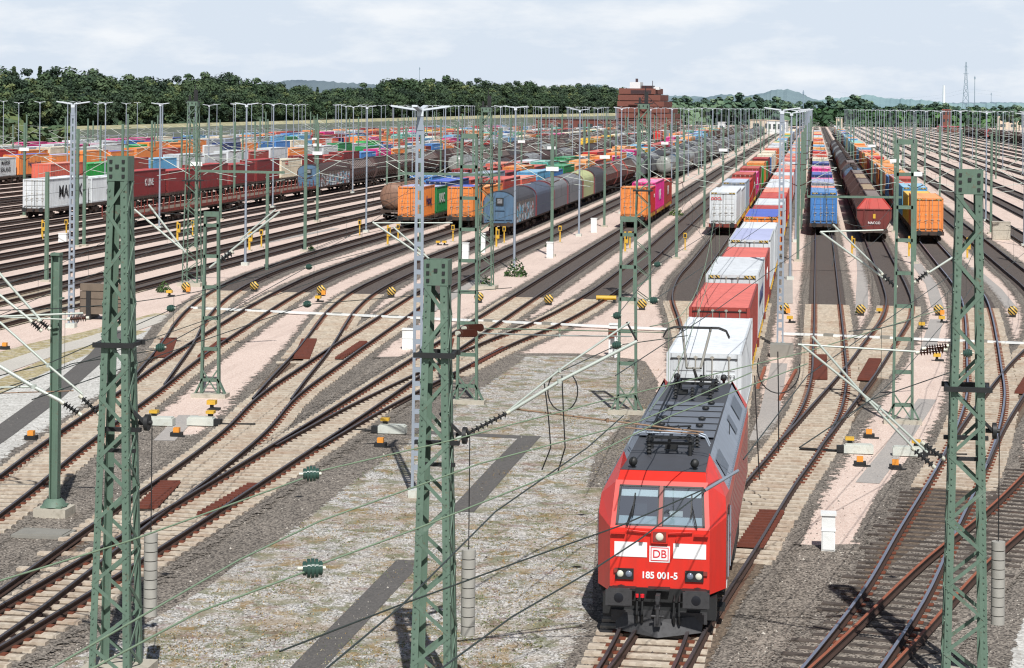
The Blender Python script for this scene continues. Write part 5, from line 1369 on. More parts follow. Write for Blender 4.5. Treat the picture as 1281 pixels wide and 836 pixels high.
def panto(y0,raised):
    p=empty('pantograph',(0,y0,0)); p.parent=loco
    m=MB(); m.box((0,0,3.88),(1.1,.08,.07),0); m.box((0,.9,3.88),(1.1,.08,.07),0); m.box((-.5,.45,3.88),(.07,.95,.07),0); m.box((.5,.45,3.88),(.07,.95,.07),0)
    for x_ in (-.5,.5):
        for y_ in (0,.9): m.tube((x_,y_,3.6),(x_,y_,3.86),.05,6,0)
    m.build('base_frame',M['black'],p)
    m=MB()
    if raised:
        knee=(0,-1.1,4.45)
        m.tube((0,.6,3.95),knee,.05,8,0,r2=.04)
        for s in (-1,1): m.tube((s*.2,knee[1],knee[2]),(s*.42,.15,5.42),.04,6,0)
        m.tube((-.18,knee[1],knee[2]),(.18,knee[1],knee[2]),.03,6,0)
        hy,hz=.15,5.47
    else:
        knee=(0,1.35,4.05); m.tube((0,-.1,3.95),knee,.045,8,0)
        for s in (-1,1): m.tube((s*.12,knee[1],4.1),(s*.3,-.1,4.12),.025,6,0)
        hy,hz=-.1,4.16
    m.build('arms',M['concdark'] if raised else M['black'],p)
    m=MB()
    for dy in (-.16,.16):
        pts=[(-.98,hy+dy,hz-.28),(-.88,hy+dy,hz-.08),(-.66,hy+dy,hz),(.66,hy+dy,hz),(.88,hy+dy,hz-.08),(.98,hy+dy,hz-.28)]
        m.path(pts,.022,6)
    for x_ in (-.4,.4): m.bar((x_,hy-.16,hz-.02),(x_,hy+.16,hz-.02),.03,.03)
    m.build('head',M['black'] if raised else M['galv'],p)
panto(3.6,False); panto(14.6,True)
# cab window frame, panes, interior
def FW(x,t,o=0): # on the windscreen slope, t 0..1 upward
    n=Vector((0,-.98,.48)).normalized()*o
    return (x*(1.09-.07*t/1.0)/1.09, .62+.48*t+n.y, 2.44+.98*t+n.z)
wd=empty('windscreen',(0,0,0)); wd.parent=loco
m=MB()
def fquad(m,x0,x1,t0,t1,o,mi=0): m.add([FW(x0,t0,o),FW(x1,t0,o),FW(x1,t1,o),FW(x0,t1,o)],[(0,1,2,3)],mi)
# red surround
fquad(m,-1.14,-1.03,0,1,0); fquad(m,1.03,1.14,0,1,0); fquad(m,-1.03,1.03,0,.05,0); fquad(m,-1.03,1.03,.9,1,0)
m.build('surround',M['locored'],loco)
m=MB()
for a,b in ((-1.03,-.98),(-.075,-.045),(.045,.075),(.98,1.03)): fquad(m,a,b,.05,.9,.012)
fquad(m,-1.03,1.03,.05,.085,.012); fquad(m,-1.03,1.03,.865,.9,.012)
m.build('window_frame',M['black'],wd)
m=MB(); fquad(m,-.045,.045,.05,.9,.018); m.build('centre_pillar',M['locoside'],wd)
for a,b in ((-.98,-.075),(.075,.98)):
    m=MB(); fquad(m,a,b,.085,.865,0); m.build('pane',M['glass'],wd)
m=MB(); Q(m,[(-1.05,1.9,2.3),(1.05,1.9,2.3),(1.05,1.9,3.5),(-1.05,1.9,3.5)],0); Q(m,[(-1.08,.64,2.43),(1.08,.64,2.43),(1.08,1.9,2.43),(-1.08,1.9,2.43)],0)
for s in (-1,1): Q(m,[(s*1.05,.7,2.45),(s*1.05,1.9,2.45),(s*1.02,1.9,3.5),(s*1.02,1.15,3.4)],0)
m.build('cab_interior',M['cabdark'],wd)
m=MB(); fquad(m,-.97,.97,.68,.82,-.05); m.build('sun_blind',M['blind'],wd)
m=MB(); fquad(m,-.97,.97,.0,.27,-.06); m.box((.35,.98,2.72),(.3,.14,.1),1); m.box((-.5,1.2,2.8),(.3,.1,.3),2); m.build('dashboard',[M['dash'],M['white'],M['cabdark']],wd)
for x_,sl in ((-.75,.25),(.85,-.22)):
    m=MB(); a=FW(x_,.02,.05); b=FW(x_+sl*.5,.5,.05); m.bar(a,b,.022,.02); m.bar(FW(x_-.03,.02,.05),FW(x_+sl*.5-.03,.48,.05),.012,.012); c0=FW(x_+sl*.5-.03,.22,.055); c1=FW(x_+sl*.5,.72,.055); m.bar(c0,c1,.03,.015); m.build('wiper',M['black'],wd)
# side door and window strip on the cab
for s in (-1,1):
    m=MB(); m.box((s*1.495,2.35,2.3),(.02,.5,.75),0); m.build('side_window',M['black'],loco)
    m=MB(); m.tube((s*1.52,1.75,1.2),(s*1.52,1.75,2.6),.018,6); m.tube((s*1.52,2.9,1.2),(s*1.52,2.9,2.6),.018,6); m.build('handrail',M['galv'],loco)
# white stripes, crest, number
FY=.62
for x0,x1 in ((-1.04,-.29),(.31,1.06)):
    m=MB(); m.box2((x0,FY-.012,1.80),(x1,FY-.002,2.13),0); m.build('white_stripe',M['txt_white'],loco)
m=MB(); m.box2((-.235,FY-.010,1.70),(.235,FY-.002,2.06),0); m.box2((-.205,FY-.016,1.73),(.205,FY-.010,2.03),1); m.box2((-.185,FY-.020,1.75),(.185,FY-.016,2.01),0); lg=m.build('logo',[M['txt_white'],M['txt_red']],loco)
text_obj('DB',.25,lg,(0,FY-.025,1.88),(PX,0,0),M['txt_red'],.001,'logo_letters')
text_obj('185 001-5',.205,loco,(0,FY-.01,1.40),(PX,0,0),M['txt_white'],.006,'number')
m=MB(); m.box2((1.15,.9,1.06),(1.16,.9,1.07),0)
# lights
for s in (-1,1):
    h=empty('headlight',(s*.80,FY,1.42)); h.parent=loco
    m=MB(); m.box((0,-.02,0),(.42,.05,.24),0); m.build('housing',M['black'],h)
    for k in (-1,1):
        m=MB(); m.lathe([(.0,-.07),(.05,-.065),(.075,-.05),(.085,-.03),(.085,0)],(k*.10,0,0),'y',16,0)
        m.build('lens',M['lens'] if k==s else M['lens2'],h)
h=empty('top_light',(0,FY,2.28)); h.parent=loco
m=MB(); m.box((0,-.04,0),(.38,.08,.30),0); m.box((0,-.085,0),(.30,.02,.22),1); m.build('housing',[M['locored'],M['locoside']],h)
m=MB(); m.lathe([(.0,-.12),(.06,-.115),(.09,-.1),(.095,-.08)],(0,0,0),'y',16,0); m.build('lens',M['lens'],h)
m=MB()
m.tube((-.75,FY-.06,2.40),(-.2,FY-.06,2.36),.022,6); m.tube((.2,FY-.06,2.36),(.75,FY-.06,2.40),.022,6)
for x_ in (-.95,.95): m.box((x_,FY-.05,2.34),(.32,.1,.05),0); 
for x_ in (-.42,.42): m.box((x_,FY-.05,2.22),(.08,.09,.13),0)
m.build('front_handrail',M['locored'],loco)
m=MB(); m.box((-1.0,FY-.03,1.49),(.09,.04,.09),0); m.box((1.05,FY-.03,1.49),(.09,.04,.09),0); m.build('socket',M['locoside'],loco)
# buffers, coupling, hoses, plough
m=MB(); m.box((0,.72,.98),(2.3,.35,.30),0); m.box((0,.9,.7),(2.6,.5,.5),0)
for x_ in (-.8,.8): m.box((x_,.5,1.12),(.55,.3,.05),0)
m.box((0,.5,1.14),(.5,.28,.04),0)
m.build('buffer_beam',M['black'],loco)
M['bufplate']=plain('buffer plate',srgb(66,66,68),.55,.2,.3,5,(.02,.02,.02),.6); M['bufmid']=plain('greasy buffer centre',srgb(34,36,42),.3,.2,.3,5)
for s in (-1,1):
    b=empty('buffer',(s*.875,0,1.02)); b.parent=loco
    m=MB(); m.tube((0,.1,0),(0,.6,0),.16,12); m.build('sleeve',M['black'],b)
    m=MB(); m.box((0,.02,0),(.60,.06,.34),0); m.box((0,.04,0),(.50,.05,.40),0); m.lathe([(0,-.02),(.08,-.018),(.11,-.012)],(0,0,0),'y',14,1); m.build('plate',[M['bufplate'],M['bufmid']],b)
m=MB(); m.box((0,.35,1.0),(.1,.5,.14),0); m.tube((0,.1,.95),(0,.1,.45),.05,8); m.tube((-.06,.12,.8),(.06,.12,.8),.07,8); m.box((0,.12,.5),(.14,.1,.2),0); m.tube((-.14,.1,.62),(.14,.1,.62),.03,6); m.build('coupling_hook',M['bufplate'],loco)
m=MB()
for x_ in (-.48,-.36,.36,.48): m.path([(x_,.5,1.0),(x_,.28,.9),(x_,.24,.6),(x_*1.02,.3,.42),(x_*1.04,.42,.5)],.028,6)
m.build('brake_hoses',M['black'],loco)
m=MB(); m.tube((-.36,.28,.98),(-.36,.28,1.05),.05,6); m.tube((-.48,.28,.98),(-.48,.28,1.05),.04,6); m.build('valve_handles',M['txt_red'],loco)
m=MB(); m.add([(-1.02,.62,.55),(0,.28,.50),(1.02,.62,.55),(-.98,.5,.2),(0,.12,.14),(.98,.5,.2)],[(0,3,4,1),(1,4,5,2)],0); m.box((0,.6,.5),(2.2,.1,.25),0); m.build('rail_guard',M['bufplate'],loco)
m=MB(); m.box((0,LEN/2,.75),(2.2,LEN-3,.4),0)
for s in (-1,1): m.box((s*1.3,LEN/2,.65),(.3,3.4,.6),0); m.box((s*1.32,2.0,.45),(.25,.5,.1),0); m.box((s*1.32,2.0,.8),(.25,.5,.06),0)
m.build('underframe',M['black'],loco)
for y_ in (3.9,14.9):
    b=empty('bogie',(0,y_,0)); b.parent=loco
    m=MB()
    for s in (-1,1): m.box((s*1.1,0,.62),(.16,3.6,.3),0); m.box((s*1.12,0,.5),(.2,.9,.36),0)
    m.build('bogie_frame',M['frame'],b)
    m=MB()
    for dy in (-1.3,1.3):
        for s in (-1,1): m.tube((s*.70,dy,.62),(s*.84,dy,.62),.60,20,0); m.tube((s*.84,dy,.62),(s*1.2,dy,.62),.16,8,0)
    m.build('wheels',M['wheel'],b)
m=MB(); m.box((1.495,1.7,1.05),(.01,.3,.14),0); m.build('data_plate',M['txt_white'],loco)
# ------------------------------------------------------------------ buildings and things far off
def bldg(name,label,cat,c,dims,wall,roofm,nwin=0,floors=1,roofh=0,rz=0.0,winm='cabdark'):
    t=empty(name,(c[0],c[1],0),rz); tag(t,label,cat); w,d_,h=dims
    m=MB(); m.box((0,0,h/2),(w,d_,h),0); m.build('wall',M[wall],t)
    m=MB()
    if roofh: m.add([(-w/2-.4,-d_/2-.4,h),(w/2+.4,-d_/2-.4,h),(w/2+.4,d_/2+.4,h),(-w/2-.4,d_/2+.4,h),(-w/2,0,h+roofh),(w/2,0,h+roofh)],[(0,1,5,4),(2,3,4,5),(1,2,5),(3,0,4)],0)
    else: m.box((0,0,h+.15),(w+.5,d_+.5,.3),0)
    m.build('roof',M[roofm],t)
    for f in range(floors):
        for k in range(nwin):
            m=MB(); fh=h/floors; m.box((-w/2+w*(k+.5)/nwin,-d_/2-.03,fh*(f+.55)),(w/nwin*.5,.08,fh*.4),0); m.build('window',M[winm],t)
    return t
M['brick']=plain('red brick',srgb(118,74,64),.85,0,.15,.4); M['brick2']=plain('red brick darker',srgb(108,64,56),.85,0,.15,.4); M['band']=plain('dark window band',srgb(66,48,50),.4,0,.2,.6); M['wallwhite']=plain('white wall',srgb(220,222,222),.7,0,.05,.4)  # second brick is a slightly darker tone for the low buildings
M['roofred']=plain('red roof',srgb(176,84,74),.8,0,.1,.4); M['roofpink']=plain('pink canopy',srgb(196,92,108),.8,0,.1,.4); M['beige']=plain('beige wall',srgb(206,190,170),.8,0,.1,.4)
bc=D(809,150,936); t=empty('signal_tower_block',(bc[0],bc[1],0),-.1); tag(t,'stepped red brick block with dark window bands and a white rooftop hut far off','building')
pxm=936/2650
m=MB(); b2=MB()
# storeys: left edge, right edge in photo columns, top and bottom rows
st=[(776,822,111,118),(775.6,829,119,126),(775.6,834,127,133.5),(775.6,841,134.5,141),(775.6,844,142,148),(775.6,847,149,156)]
for i,(x0,x1,y0,y1) in enumerate(st):
    xa=(x0-808)*pxm; xb=(x1-808)*pxm; zt=HC+(133.0+ .0098*168-y0)*pxm; zb=HC+(133.0+.0098*168-y1)*pxm
    dep=14-i*.0; 
    m.box2((xa,-dep/2-i*1.2,zb),(xb,dep/2+6,zt),0); b2.box2((xa+.8,-dep/2-i*1.2+.9,zb-1.0),(xb-.8,dep/2+6,zb+.01),0)
m.box2((-9,-14,0),(12,14,HC-6.5),0)
m.build('storeys',M['brick'],t); b2.build('window_bands',M['band'],t)
m=MB(); zt=HC+(134.6-111)*pxm
m.box2((-7,-4,zt),(-2.3,3,zt+2.8),0); m.box2((-1.8,-4,zt),(3,3,zt+1.3),1); m.box2((4,-6,zt-.5),(6.5,-3,zt+.7),0); m.build('roof_hut',[M['wallwhite'],M['band']],t)
m=MB(); m.box2((-5,-1,zt+2.8),(-4,0,zt+4.4),0); m.tube((2.5,0,zt),(2.5,0,zt+3.5),.15,6); m.build('chimney',M['band'],t)
m=MB(); 
for k in range(5): m.bar((-3+k*1.2,-15,10+k*2),(2+k*1.5,-15,18-k*1.5),.25,.25)
m.box((0,-14.6,18.5),(9,.4,1.6)); m.build('stair_gantry',M['band'],t)
c=D(742,160,870); bldg('brick_hall','long low red brick hall left of the stepped block','building',c,(46,10,6.5),'brick2','band',11,1,0,-.14)
c=D(973,160,1010); bldg('control_hut','flat white building at the far end of the container train','building',c,(9,7,6.0),'wallwhite','beige',4,1,0,-.14)
c=D(955,156,1050); bldg('low_shed','pale low shed behind the flat white building','building',c,(12,7,6),'beige','beige',2,1,0,-.14)
c=D(903,160,930); bldg('relay_hut','small white hut with dark opening among the far wagons','building',c,(3,3,5.5),'wallwhite','wallwhite',1,1,0,-.14)
c=D(1050,161,1160); bldg('signal_hut','small pale pink signal hut at the end of the hopper track','building',c,(3.2,3,7),'beige','wallwhite',1,1,0,-.14)
c=D(1077,146,1750); bldg('red_roofed_house','long house with a red roof beyond the hedge','building',c,(17,10,4.5),'beige','roofred',5,1,2.6,-.14)
c=D(1184,150,1180); bldg('red_tower','small red brick tower at the right','building',c,(4.2,5,12),'brick','roofred',2,3,0,-.14)
c=D(1186,160,1150); bldg('platform_canopy','long pinkish low roof right of the small red tower','building',c,(11,6,3.0),'brick2','roofpink',4,1,0,-.14)
for i,(pxx,w,h,dd_,wm) in enumerate(((1150,22,9,1900,'beige'),(1232,26,10,1500,'wallwhite'),(1262,30,12,1700,'beige'),(1208,20,9,1650,'wallwhite'),(1110,16,8,1900,'wallwhite'),(1275,26,9,1350,'beige'))):
    c=D(pxx,140,dd_); bldg('distant_house','pale distant building %s'%('behind the hedge at the right','right of the pylon','near the right edge behind the others','at the foot of the pylon','left behind the hedge','at the very right edge')[i],'building',c,(w,12,h),wm,'roofred' if i%2 else 'beige',4,2,0 if i%3 else 3,-.14)
# pylon
c=D(1208,137,2500); t=tag(empty('transmission_pylon',(c[0],c[1],0)),'tall lattice transmission pylon on the horizon at the right','pylon')
m=MB(); hgt=HC+61*2500/2650
def wd_(z): return 9*(1-z/hgt)**1.1+.8
zz=[0,12,22,31,39,46,52,57,62,66,hgt]
for i in range(len(zz)-1):
    a,b=zz[i],zz[i+1]; wa,wb=wd_(a)/2*1.0,wd_(b)/2
    for sx in (-1,1):
        for sy in (-1,1): m.bar((sx*wa,sy*wa,a),(sx*wb,sy*wb,b),.38)
    for s in (-1,1): m.bar((-wa,s*wa,a),(wb,s*wb,b),.25); m.bar((wa,s*wa,a),(-wb,s*wb,b),.25); m.bar((-wa,s*wa,a),(wa,s*wa,a),.25)
for z,w in ((hgt-6,5),(hgt-14,6)): m.bar((-w/2,0,z),(w/2,0,z),.35,.5)
M['pyl']=plain('pylon steel',srgb(132,150,166),.6,0,.1,.5); m.build('lattice_frame',M['pyl'],t)
for k,z in enumerate((hgt-6,hgt-14)):
    m=MB(); pts=[]
    for i in range(25):
        u=i/24; px_=920+(1208-920)*u; q=D(px_,100,2500+900*(1-u)); pts.append((q[0],q[1],z-40*4*.5*u*(1-u)*1.0))
    m.path(pts,.07,3); 
    pts=[(D(1208+100*u,100,2500-500*u)[0],D(1208+100*u,100,2500-500*u)[1],z-12*u) for u in (0,.5,1)]; m.path(pts,.07,3); m.build('power_line',M['pyl'],t)
for (a,b,w,h_,lab) in ((1181,3600,2.6,None,'slim white chimney on the horizon left of the pylon'),):
    q=D(a,107,b); m=MB(); m.tube((0,0,0),(0,0,q[2]),3.0,12,0,r2=2.0); tag(m.build('chimney_stack',M['wallwhite'],None,(q[0],q[1],0)),lab,'chimney')
for a,y_,b,lab in ((1219.5,95,1900,'very thin tall mast right of the pylon'),(1005,113,1500,'thin mast before the wooded hill'),(525,84,2600,'faint thin mast over the woods at the left'),(1240,116,2600,'thin grey mast near the right edge')):
    q=D(a,y_,b); m=MB(); m.tube((0,0,0),(0,0,q[2]),.5,6,0,r2=.25); m.box((0,0,q[2]-2),(1.2,1.2,2)); tag(m.build('radio_mast',M['pyl'],None,(q[0],q[1],0)),lab,'mast')
def interp(t_,x):
    for (a,ya),(b,yb) in zip(t_,t_[1:]):
        if a<=x<=b: return ya+(yb-ya)*(x-a)/(b-a)
    return t_[-1][1]
# embankment with dry grass crest behind the left sidings
def bank(name,pts,mats,z1,w0=16,w1=4,lab=None):
    m=MB(); n=len(pts); V=[]
    for i,p in enumerate(pts):
        a=pts[max(0,i-1)]; b=pts[min(n-1,i+1)]; dx,dy=b[0]-a[0],b[1]-a[1]; l=math.hypot(dx,dy); nx,ny=dy/l,-dx/l
        z1=bph[i]
        for o,z in ((w0+6,0),(w1+1,z1*.82),(w1-1.5,z1),(-w1,z1),(-w0,0)): V.append((p[0]+nx*o,p[1]+ny*o,z))
    F0=[];F1=[]
    for i in range(n-1):
        for k in range(4):
            f=(i*5+k,i*5+k+1,i*5+k+6,i*5+k+5); (F0 if k!=1 and k!=2 else F1).append(f)
    m.add(V,F0,0); b=len(m.v)
    for f in F1: m.f.append(f); m.m.append(1); m.sm.append(False)
    o=m.build(name,mats); tag(o,kind='structure'); return o
M['bankgrey']=sheet_mat('embankment face',(srgb(82,90,80),srgb(108,112,100)),.5,[(srgb(72,86,66),.08,.5,.65,.6)],bump=.1); M['bankdry']=sheet_mat('dry grass crest',(srgb(150,148,116),srgb(182,176,142)),.5,bump=.1)
bpd=[(-60,500),(30,560),(160,650),(330,790),(500,960),(640,1130),(780,1290)]; bph=[4.6,4.8,4.8,5.1,5.9,7.1,8.3]
bp=[D(a,133,b) for a,b in bpd]
bank('embankment',bp,[M['bankgrey'],M['bankdry']],4.5,13,4)
m=MB()
for i in range(len(bp)-1):
    a,b=bp[i],bp[i+1]; L=math.hypot(b[0]-a[0],b[1]-a[1]); n_=int(L/9)
    for k in range(n_):
        x=a[0]+(b[0]-a[0])*k/n_; y=a[1]+(b[1]-a[1])*k/n_; m.box((x+14.5,y,1.4),(.3,.3,2.8))
    m.bar((a[0]+14.5,a[1],2.6),(b[0]+14.5,b[1],2.6),.15,.2)
tag(m.build('fence',M['galv']),'pale post fence along the foot of the embankment','fence')
# hills
def hill(name,x0,x1,ys,d,mat,dep=600):
    n=len(ys); m=MB(); V=[]
    for i in range(n):
        px_=x0+(x1-x0)*i/(n-1); a=D(px_,ys[i],d); b=D(px_,133,d+dep); c0=D(px_,133,d-dep*.4)
        V+= [(c0[0],c0[1],-1),(a[0],a[1],a[2]),(b[0],b[1],-1)]
    F=[]
    for i in range(n-1):
        for k in range(2): F.append((i*3+k,i*3+k+1,i*3+k+4,i*3+k+3))
    m.add(V,F,0,False); o=m.build(name,M[mat]); tag(o,kind='structure'); return o
def wob(x0,x1,prof,seed,amp=1.2,step=2.5):
    r=random.Random(seed); out=[]; n=int((x1-x0)/step); 
    for i in range(n+1):
        x=x0+(x1-x0)*i/n
        for (a,ya),(b,yb) in zip(prof,prof[1:]):
            if a<=x<=b: 
                t_=(x-a)/(b-a); t_=t_*t_*(3-2*t_); y=ya+(yb-ya)*t_; break
        out.append(y+r.uniform(-amp,amp)*.5+math.sin(i*1.3+seed)*amp*.3)
    return out
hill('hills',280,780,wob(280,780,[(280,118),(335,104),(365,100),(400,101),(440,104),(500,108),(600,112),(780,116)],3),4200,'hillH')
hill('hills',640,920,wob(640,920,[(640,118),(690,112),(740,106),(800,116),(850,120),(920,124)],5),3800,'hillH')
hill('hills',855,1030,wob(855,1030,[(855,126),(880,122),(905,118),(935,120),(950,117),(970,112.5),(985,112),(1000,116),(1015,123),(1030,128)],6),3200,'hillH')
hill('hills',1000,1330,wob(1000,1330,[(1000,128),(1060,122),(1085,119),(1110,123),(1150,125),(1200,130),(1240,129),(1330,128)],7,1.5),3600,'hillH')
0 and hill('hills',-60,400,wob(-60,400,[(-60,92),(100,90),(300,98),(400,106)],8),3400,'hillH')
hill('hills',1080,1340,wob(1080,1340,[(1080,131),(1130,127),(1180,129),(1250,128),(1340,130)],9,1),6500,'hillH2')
# trees
def crown_mesh(seed,h,kind,leafs,n_clump=34,per=60,ls=.55):
    r=random.Random(seed); m=MB(); W=h*.27
    for k in range(n_clump):
        if kind=='conifer':
            t_=(k+r.random())/n_clump; z=h*(.12+.87*t_); rr=W*.62*(1-t_); th=r.uniform(0,6.28); c=Vector((rr*.7*math.cos(th),rr*.7*math.sin(th),z)); cr=Vector((1.5*(1-t_)+.22,1.5*(1-t_)+.22,.75*(1-t_)+.35))
        else:
            th=r.uniform(0,6.28); u=r.uniform(-1,1); q=r.uniform(.45,1.0); sx=math.sqrt(1-u*u)
            c=Vector((W*q*sx*math.cos(th),W*q*sx*math.sin(th),h*.60+h*.33*u*q)); s=r.uniform(.16,.30)*W*1.6; cr=Vector((s,s,s*.75))
        mi=r.choices((0,1,2),(5,4,2))[0]
        for j in range(per):
            th=r.uniform(0,6.28); u=r.uniform(-1,1); q=r.random()**.35; sx=math.sqrt(1-u*u)
            dirv=Vector((sx*math.cos(th),sx*math.sin(th),u)); p=c+Vector((dirv.x*cr.x,dirv.y*cr.y,dirv.z*cr.z))*q
            nrm=(dirv+Vector((r.uniform(-.6,.6),r.uniform(-.6,.6),r.uniform(-.2,.9)))).normalized()
            a=nrm.cross(Vector((r.random()-.5,r.random()-.5,r.random()-.5))).normalized(); b=nrm.cross(a); z_=ls*r.uniform(.6,1.3)
            m.add([p-a*z_-b*z_*.5,p+a*z_*.2-b*z_*.8,p+a*z_,p+b*z_*.8],[(0,1,2,3)],mi)
    return m.mesh('crown',leafs)
def trunk_mesh(h,seed):
    r=random.Random(seed); m=MB(); m.tube((0,0,-.1),(0,0,h*.35),h*.018,7,0,r2=h*.013); m.tube((0,0,h*.35),(.2,.1,h*.75),h*.013,6,0,r2=h*.004)
    for k in range(6):
        th=r.uniform(0,6.28); z=h*r.uniform(.28,.6); m.tube((0,0,z),(math.cos(th)*h*.2,math.sin(th)*h*.2,z+h*.15),h*.006,5,0,r2=h*.002)
    return m.mesh('trunk',[M['bark']])
sets=[[M['leafA'],M['leafB'],M['leafC']],[M['leafB'],M['leafA'],M['leafB']],[M['leafA'],M['leafA'],M['leafC']]]
protos=[]
for i in range(9):
    k='conifer' if i in (3,7) else 'broad'
    protos.append((crown_mesh(100+i,20,k,sets[i%3] if k=='broad' else sets[1],40 if k=='broad' else 64,120 if k=='broad' else 70,.36),trunk_mesh(20,i),k,i%3))
tl={('broad',0):'broad mixed green tree in the wood behind the left sidings',('broad',1):'very dark green leafy tree in the wood behind the left sidings',('broad',2):'lighter green leafy tree in the wood behind the left sidings',('conifer',0):'pointed dark conifer in the wood behind the left sidings',('conifer',1):'pointed dark conifer in the wood behind the left sidings'}
r=random.Random(12)
topy=[(-40,84),(0,82),(40,79),(90,80),(130,88),(160,90),(200,92),(230,94),(250,87),(290,94),(330,101),(370,108),(400,110),(450,109),(480,104),(510,97),(560,99),(600,104),(650,106),(700,107),(740,108),(780,111)]
ntree=0
for row,(dd0,dh) in enumerate(((0,0.74),(22,.88),(48,1.0))):
    x_=-30
    while x_<785:
        d_=interp(bpd,x_) + 30 + dd0 + r.uniform(-6,6)
        q=D(x_,interp(topy,x_),d_); h_=q[2]*dh*r.uniform(.94,1.08)*(1.0+.09*min(1,max(0,x_-200)/200))
        p=protos[r.randrange(9)]
        t=empty('forest_tree',(q[0],q[1],0),r.uniform(0,6.28)); s=h_/20*(.9 if p[2]=='conifer' else 1); t.scale=(s*1.12,s*1.12,s)
        tag(t,tl[(p[2],p[3] if p[2]=='broad' else 1)],'tree','trees of the wood behind the left sidings')
        link('crown',p[0],t); link('trunk',p[1],t); ntree+=1
        x_+=7.4*2650/d_*(.92+.12*row)*r.uniform(.8,1.2)/2.65*1.15
print('trees',ntree)
# undergrowth mass along the wood's edge
def mass(name,label,fn,n,seed,mats,ls=1.2):
    r=random.Random(seed); m=MB()
    for k in range(n):
        c,rad=fn(r); mi=r.randrange(len(mats)) 
        for j in range(26):
            dv=Vector((r.gauss(0,1),r.gauss(0,1),r.gauss(0,1))).normalized(); p=Vector(c)+Vector((dv.x*rad,dv.y*rad,dv.z*rad*.8))*(r.random()**.3)
            if p.z<0: continue
            nrm=(dv+Vector((r.uniform(-.5,.5),r.uniform(-.5,.5),r.uniform(0,.8)))).normalized(); a=nrm.cross(Vector((r.random()-.5,r.random()-.5,r.random()-.5))).normalized(); b=nrm.cross(a); z_=ls*r.uniform(.6,1.3)*rad/3
            m.add([p-a*z_-b*z_*.5,p+a*z_*.2-b*z_*.8,p+a*z_,p+b*z_*.8],[(0,1,2,3)],mi)
    tag(m.build(name,mats),label,'woodland',None,'stuff')
def fleft(r):
    x_=r.uniform(-40,790); d_=interp(bpd,x_)+r.uniform(24,60); q=D(x_,133,d_); return (q[0],q[1],r.uniform(1,6)),r.uniform(2,4)
mass('undergrowth','dense shrubs at the foot of the wood behind the left sidings',fleft,900,3,[M['leafB'],M['leafA'],M['leafB']])
def fbush(r):
    x_=r.uniform(-30,85); d_=r.uniform(455,490)+x_*.6; q=D(x_,133,d_); return (q[0],q[1],r.uniform(1,7)*(1 if x_<30 else .5)),r.uniform(2.5,4)
mass('hedge','bright green bushes at the far left edge before the wood',fbush,60,5,[M['leafA'],M['leafC'],M['leafA']])
def fhedge(r):
    x_=r.uniform(1008,1300); d_=r.uniform(1420,1520); q=D(x_,133,d_); return (q[0],q[1],r.uniform(1,10.5)),r.uniform(3,5)
mass('hedge','long green hedge behind the sidings at the right',fhedge,420,6,[leafmat('hedge leaf',srgb(70,104,58),srgb(104,138,80),.1),leafmat('hedge leaf dark',srgb(56,84,56),srgb(78,108,70),.1)],1.3)
def fmid(r):
    x_=r.uniform(780,1010); d_=r.uniform(1450,1600); q=D(x_,133,d_); return (q[0],q[1],r.uniform(1,13)*(1.0 if x_<960 else .6)),r.uniform(4,6)
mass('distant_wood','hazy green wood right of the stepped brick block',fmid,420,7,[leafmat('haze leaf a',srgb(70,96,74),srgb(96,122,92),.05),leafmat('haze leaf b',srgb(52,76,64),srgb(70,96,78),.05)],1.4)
topr=[(780,119),(830,121),(850,119),(880,121),(905,118),(925,114),(945,119),(960,118),(985,121),(1000,126),(1300,128)]
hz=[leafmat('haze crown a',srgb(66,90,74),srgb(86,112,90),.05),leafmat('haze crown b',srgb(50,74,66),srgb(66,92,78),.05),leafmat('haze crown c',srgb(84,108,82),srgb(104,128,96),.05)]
pz=[(crown_mesh(200+i,20,'broad',hz,20,45,.9),trunk_mesh(20,50+i)) for i in range(3)]
lst=[(x_,interp(topr,x_),1500) for x_ in range(782,1004,8)]+[(1022,118,1700),(1034,117,1650),(1042,118,1650),(1056,117,1600),(1064,115,1600),(1070,118,1620),(1092,126,1600),(1085,122,1900),(1130,130,1500),(1142,127,1500),(1152,128,1500),(1165,127,1500),(1178,123,1600),(1186,124,1600),(1256,129,1300),(1268,127,1300),(1276,128,1250),(1220,132,1500),(1105,128,1700),(1200,133,1500),(1010,124,1700)]+[(x_,130+1.5*math.sin(x_*.3),1480+40*math.sin(x_)) for x_ in range(1108,1292,8)]
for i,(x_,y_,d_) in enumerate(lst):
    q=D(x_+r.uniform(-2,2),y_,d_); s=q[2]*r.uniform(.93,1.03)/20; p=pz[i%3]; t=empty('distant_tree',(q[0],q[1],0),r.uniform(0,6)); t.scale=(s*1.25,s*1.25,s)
    tag(t,'hazy round topped tree on the horizon right of the brick block','tree','hazy trees on the horizon'); link('crown',p[0],t); link('trunk',p[1],t)
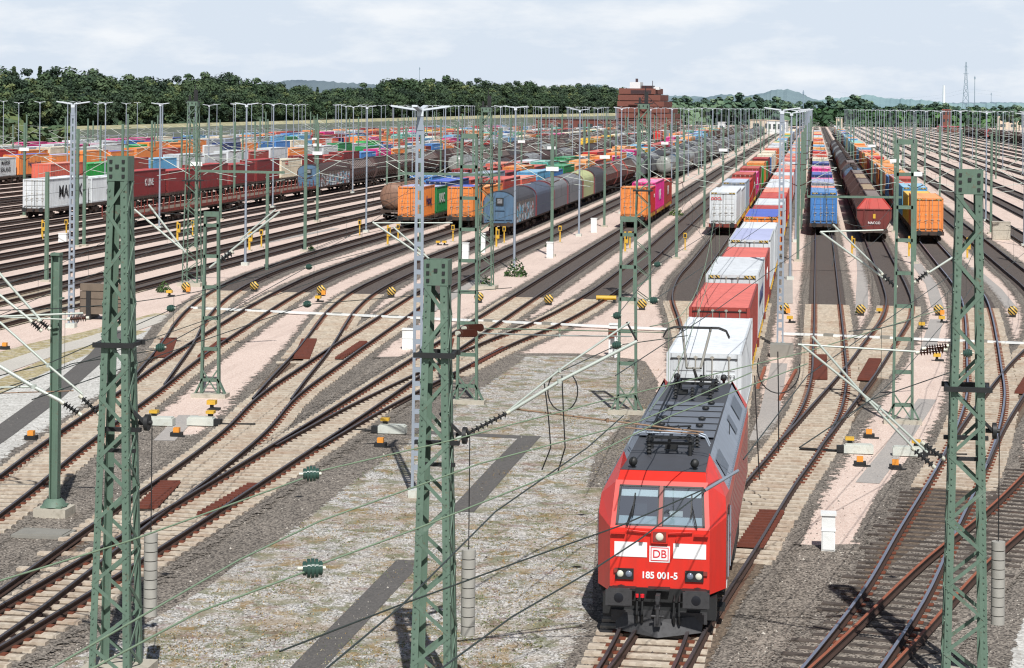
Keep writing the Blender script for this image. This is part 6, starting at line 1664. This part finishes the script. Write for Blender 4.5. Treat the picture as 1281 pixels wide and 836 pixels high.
# ------------------------------------------------------------------ light, sky, camera
w=bpy.data.worlds.new('World'); scene.world=w; w.use_nodes=True; nt=w.node_tree; nt.nodes.clear()
out=nt.nodes.new('ShaderNodeOutputWorld'); bg=nt.nodes.new('ShaderNodeBackground'); sky=nt.nodes.new('ShaderNodeTexSky'); sky.sky_type='NISHITA'; sky.sun_disc=False
EL=math.radians(49.5); AZ=math.radians(164.4)
sky.sun_elevation=EL; sky.sun_rotation=AZ; sky.air_density=1.0; sky.dust_density=1.6; sky.ozone_density=1.2
tc=nt.nodes.new('ShaderNodeTexCoord'); mp=nt.nodes.new('ShaderNodeMapping'); mp.inputs['Scale'].default_value=(1,1,3.4); nt.links.new(tc.outputs['Generated'],mp.inputs[0])
ns=nt.nodes.new('ShaderNodeTexNoise'); ns.inputs['Scale'].default_value=11; ns.inputs['Detail'].default_value=7; ns.inputs['Roughness'].default_value=.58; nt.links.new(mp.outputs[0],ns.inputs['Vector'])
rp=nt.nodes.new('ShaderNodeValToRGB'); rp.color_ramp.elements[0].position=.48; rp.color_ramp.elements[1].position=.66; rp.color_ramp.elements[1].color=(.75,.75,.75,1); nt.links.new(ns.outputs['Fac'],rp.inputs[0])
# bright veil kept to the horizon band to limit fill light, then cloud patches
veil=nt.nodes.new('ShaderNodeMix'); veil.data_type='RGBA'; veil.inputs[7].default_value=(13.4,15.0,17.1,1)
nt.links.new(sky.outputs[0],veil.inputs[6])
sz=nt.nodes.new('ShaderNodeSeparateXYZ'); nt.links.new(tc.outputs['Generated'],sz.inputs[0]); mr=nt.nodes.new('ShaderNodeMapRange'); mr.inputs[1].default_value=.05; mr.inputs[2].default_value=.30; mr.inputs[3].default_value=.93; mr.inputs[4].default_value=.0; nt.links.new(sz.outputs[2],mr.inputs[0]); nt.links.new(mr.outputs[0],veil.inputs[0])
cf=nt.nodes.new('ShaderNodeMath'); cf.operation='MULTIPLY'; nt.links.new(rp.outputs[0],cf.inputs[0]); nt.links.new(mr.outputs[0],cf.inputs[1])
cm=nt.nodes.new('ShaderNodeMix'); cm.data_type='RGBA'; nt.links.new(cf.outputs[0],cm.inputs[0]); nt.links.new(veil.outputs[2],cm.inputs[6]); cm.inputs[7].default_value=(17.8,18.1,18.4,1)
nt.links.new(cm.outputs[2],bg.inputs[0]); bg.inputs[1].default_value=.055; nt.links.new(bg.outputs[0],out.inputs[0])
sd=bpy.data.lights.new('sun','SUN'); sd.energy=5.0; sd.angle=math.radians(.5); sd.color=(1,.975,.935); so=bpy.data.objects.new('sun',sd); COL.objects.link(so)
sv=Vector((math.sin(AZ)*math.cos(EL),math.cos(AZ)*math.cos(EL),math.sin(EL))); so.rotation_mode='QUATERNION'; so.rotation_quaternion=sv.to_track_quat('Z','Y')
cd=bpy.data.cameras.new('camera'); co=bpy.data.objects.new('camera',cd); COL.objects.link(co); scene.camera=co
cd.sensor_fit='HORIZONTAL'; cd.sensor_width=36; cd.lens=FOC/1281*36; cd.clip_start=.5; cd.clip_end=30000
# the horizon lies above the middle of the frame
cd.shift_y=-(418.0-133.0)/1281.0; cd.shift_x=0
co.location=(0,0,HC)
fw=Vector((-SA,CA,0)); rt=Vector((CA,SA,0)); up=Vector((0,0,1))
c_,s_=math.cos(ROLL),math.sin(ROLL)
r2=rt*c_+up*s_; u2=up*c_-rt*s_
co.rotation_mode='QUATERNION'; co.rotation_quaternion=Matrix((r2,u2,-fw)).transposed().to_quaternion()
scene.render.engine='CYCLES'; scene.view_settings.view_transform='Standard'; scene.view_settings.look='None'; scene.view_settings.exposure=0
scene.render.resolution_x=1024; scene.render.resolution_y=668
scene.cycles.max_bounces=6; scene.cycles.transparent_max_bounces=12; scene.cycles.filter_width=1.2
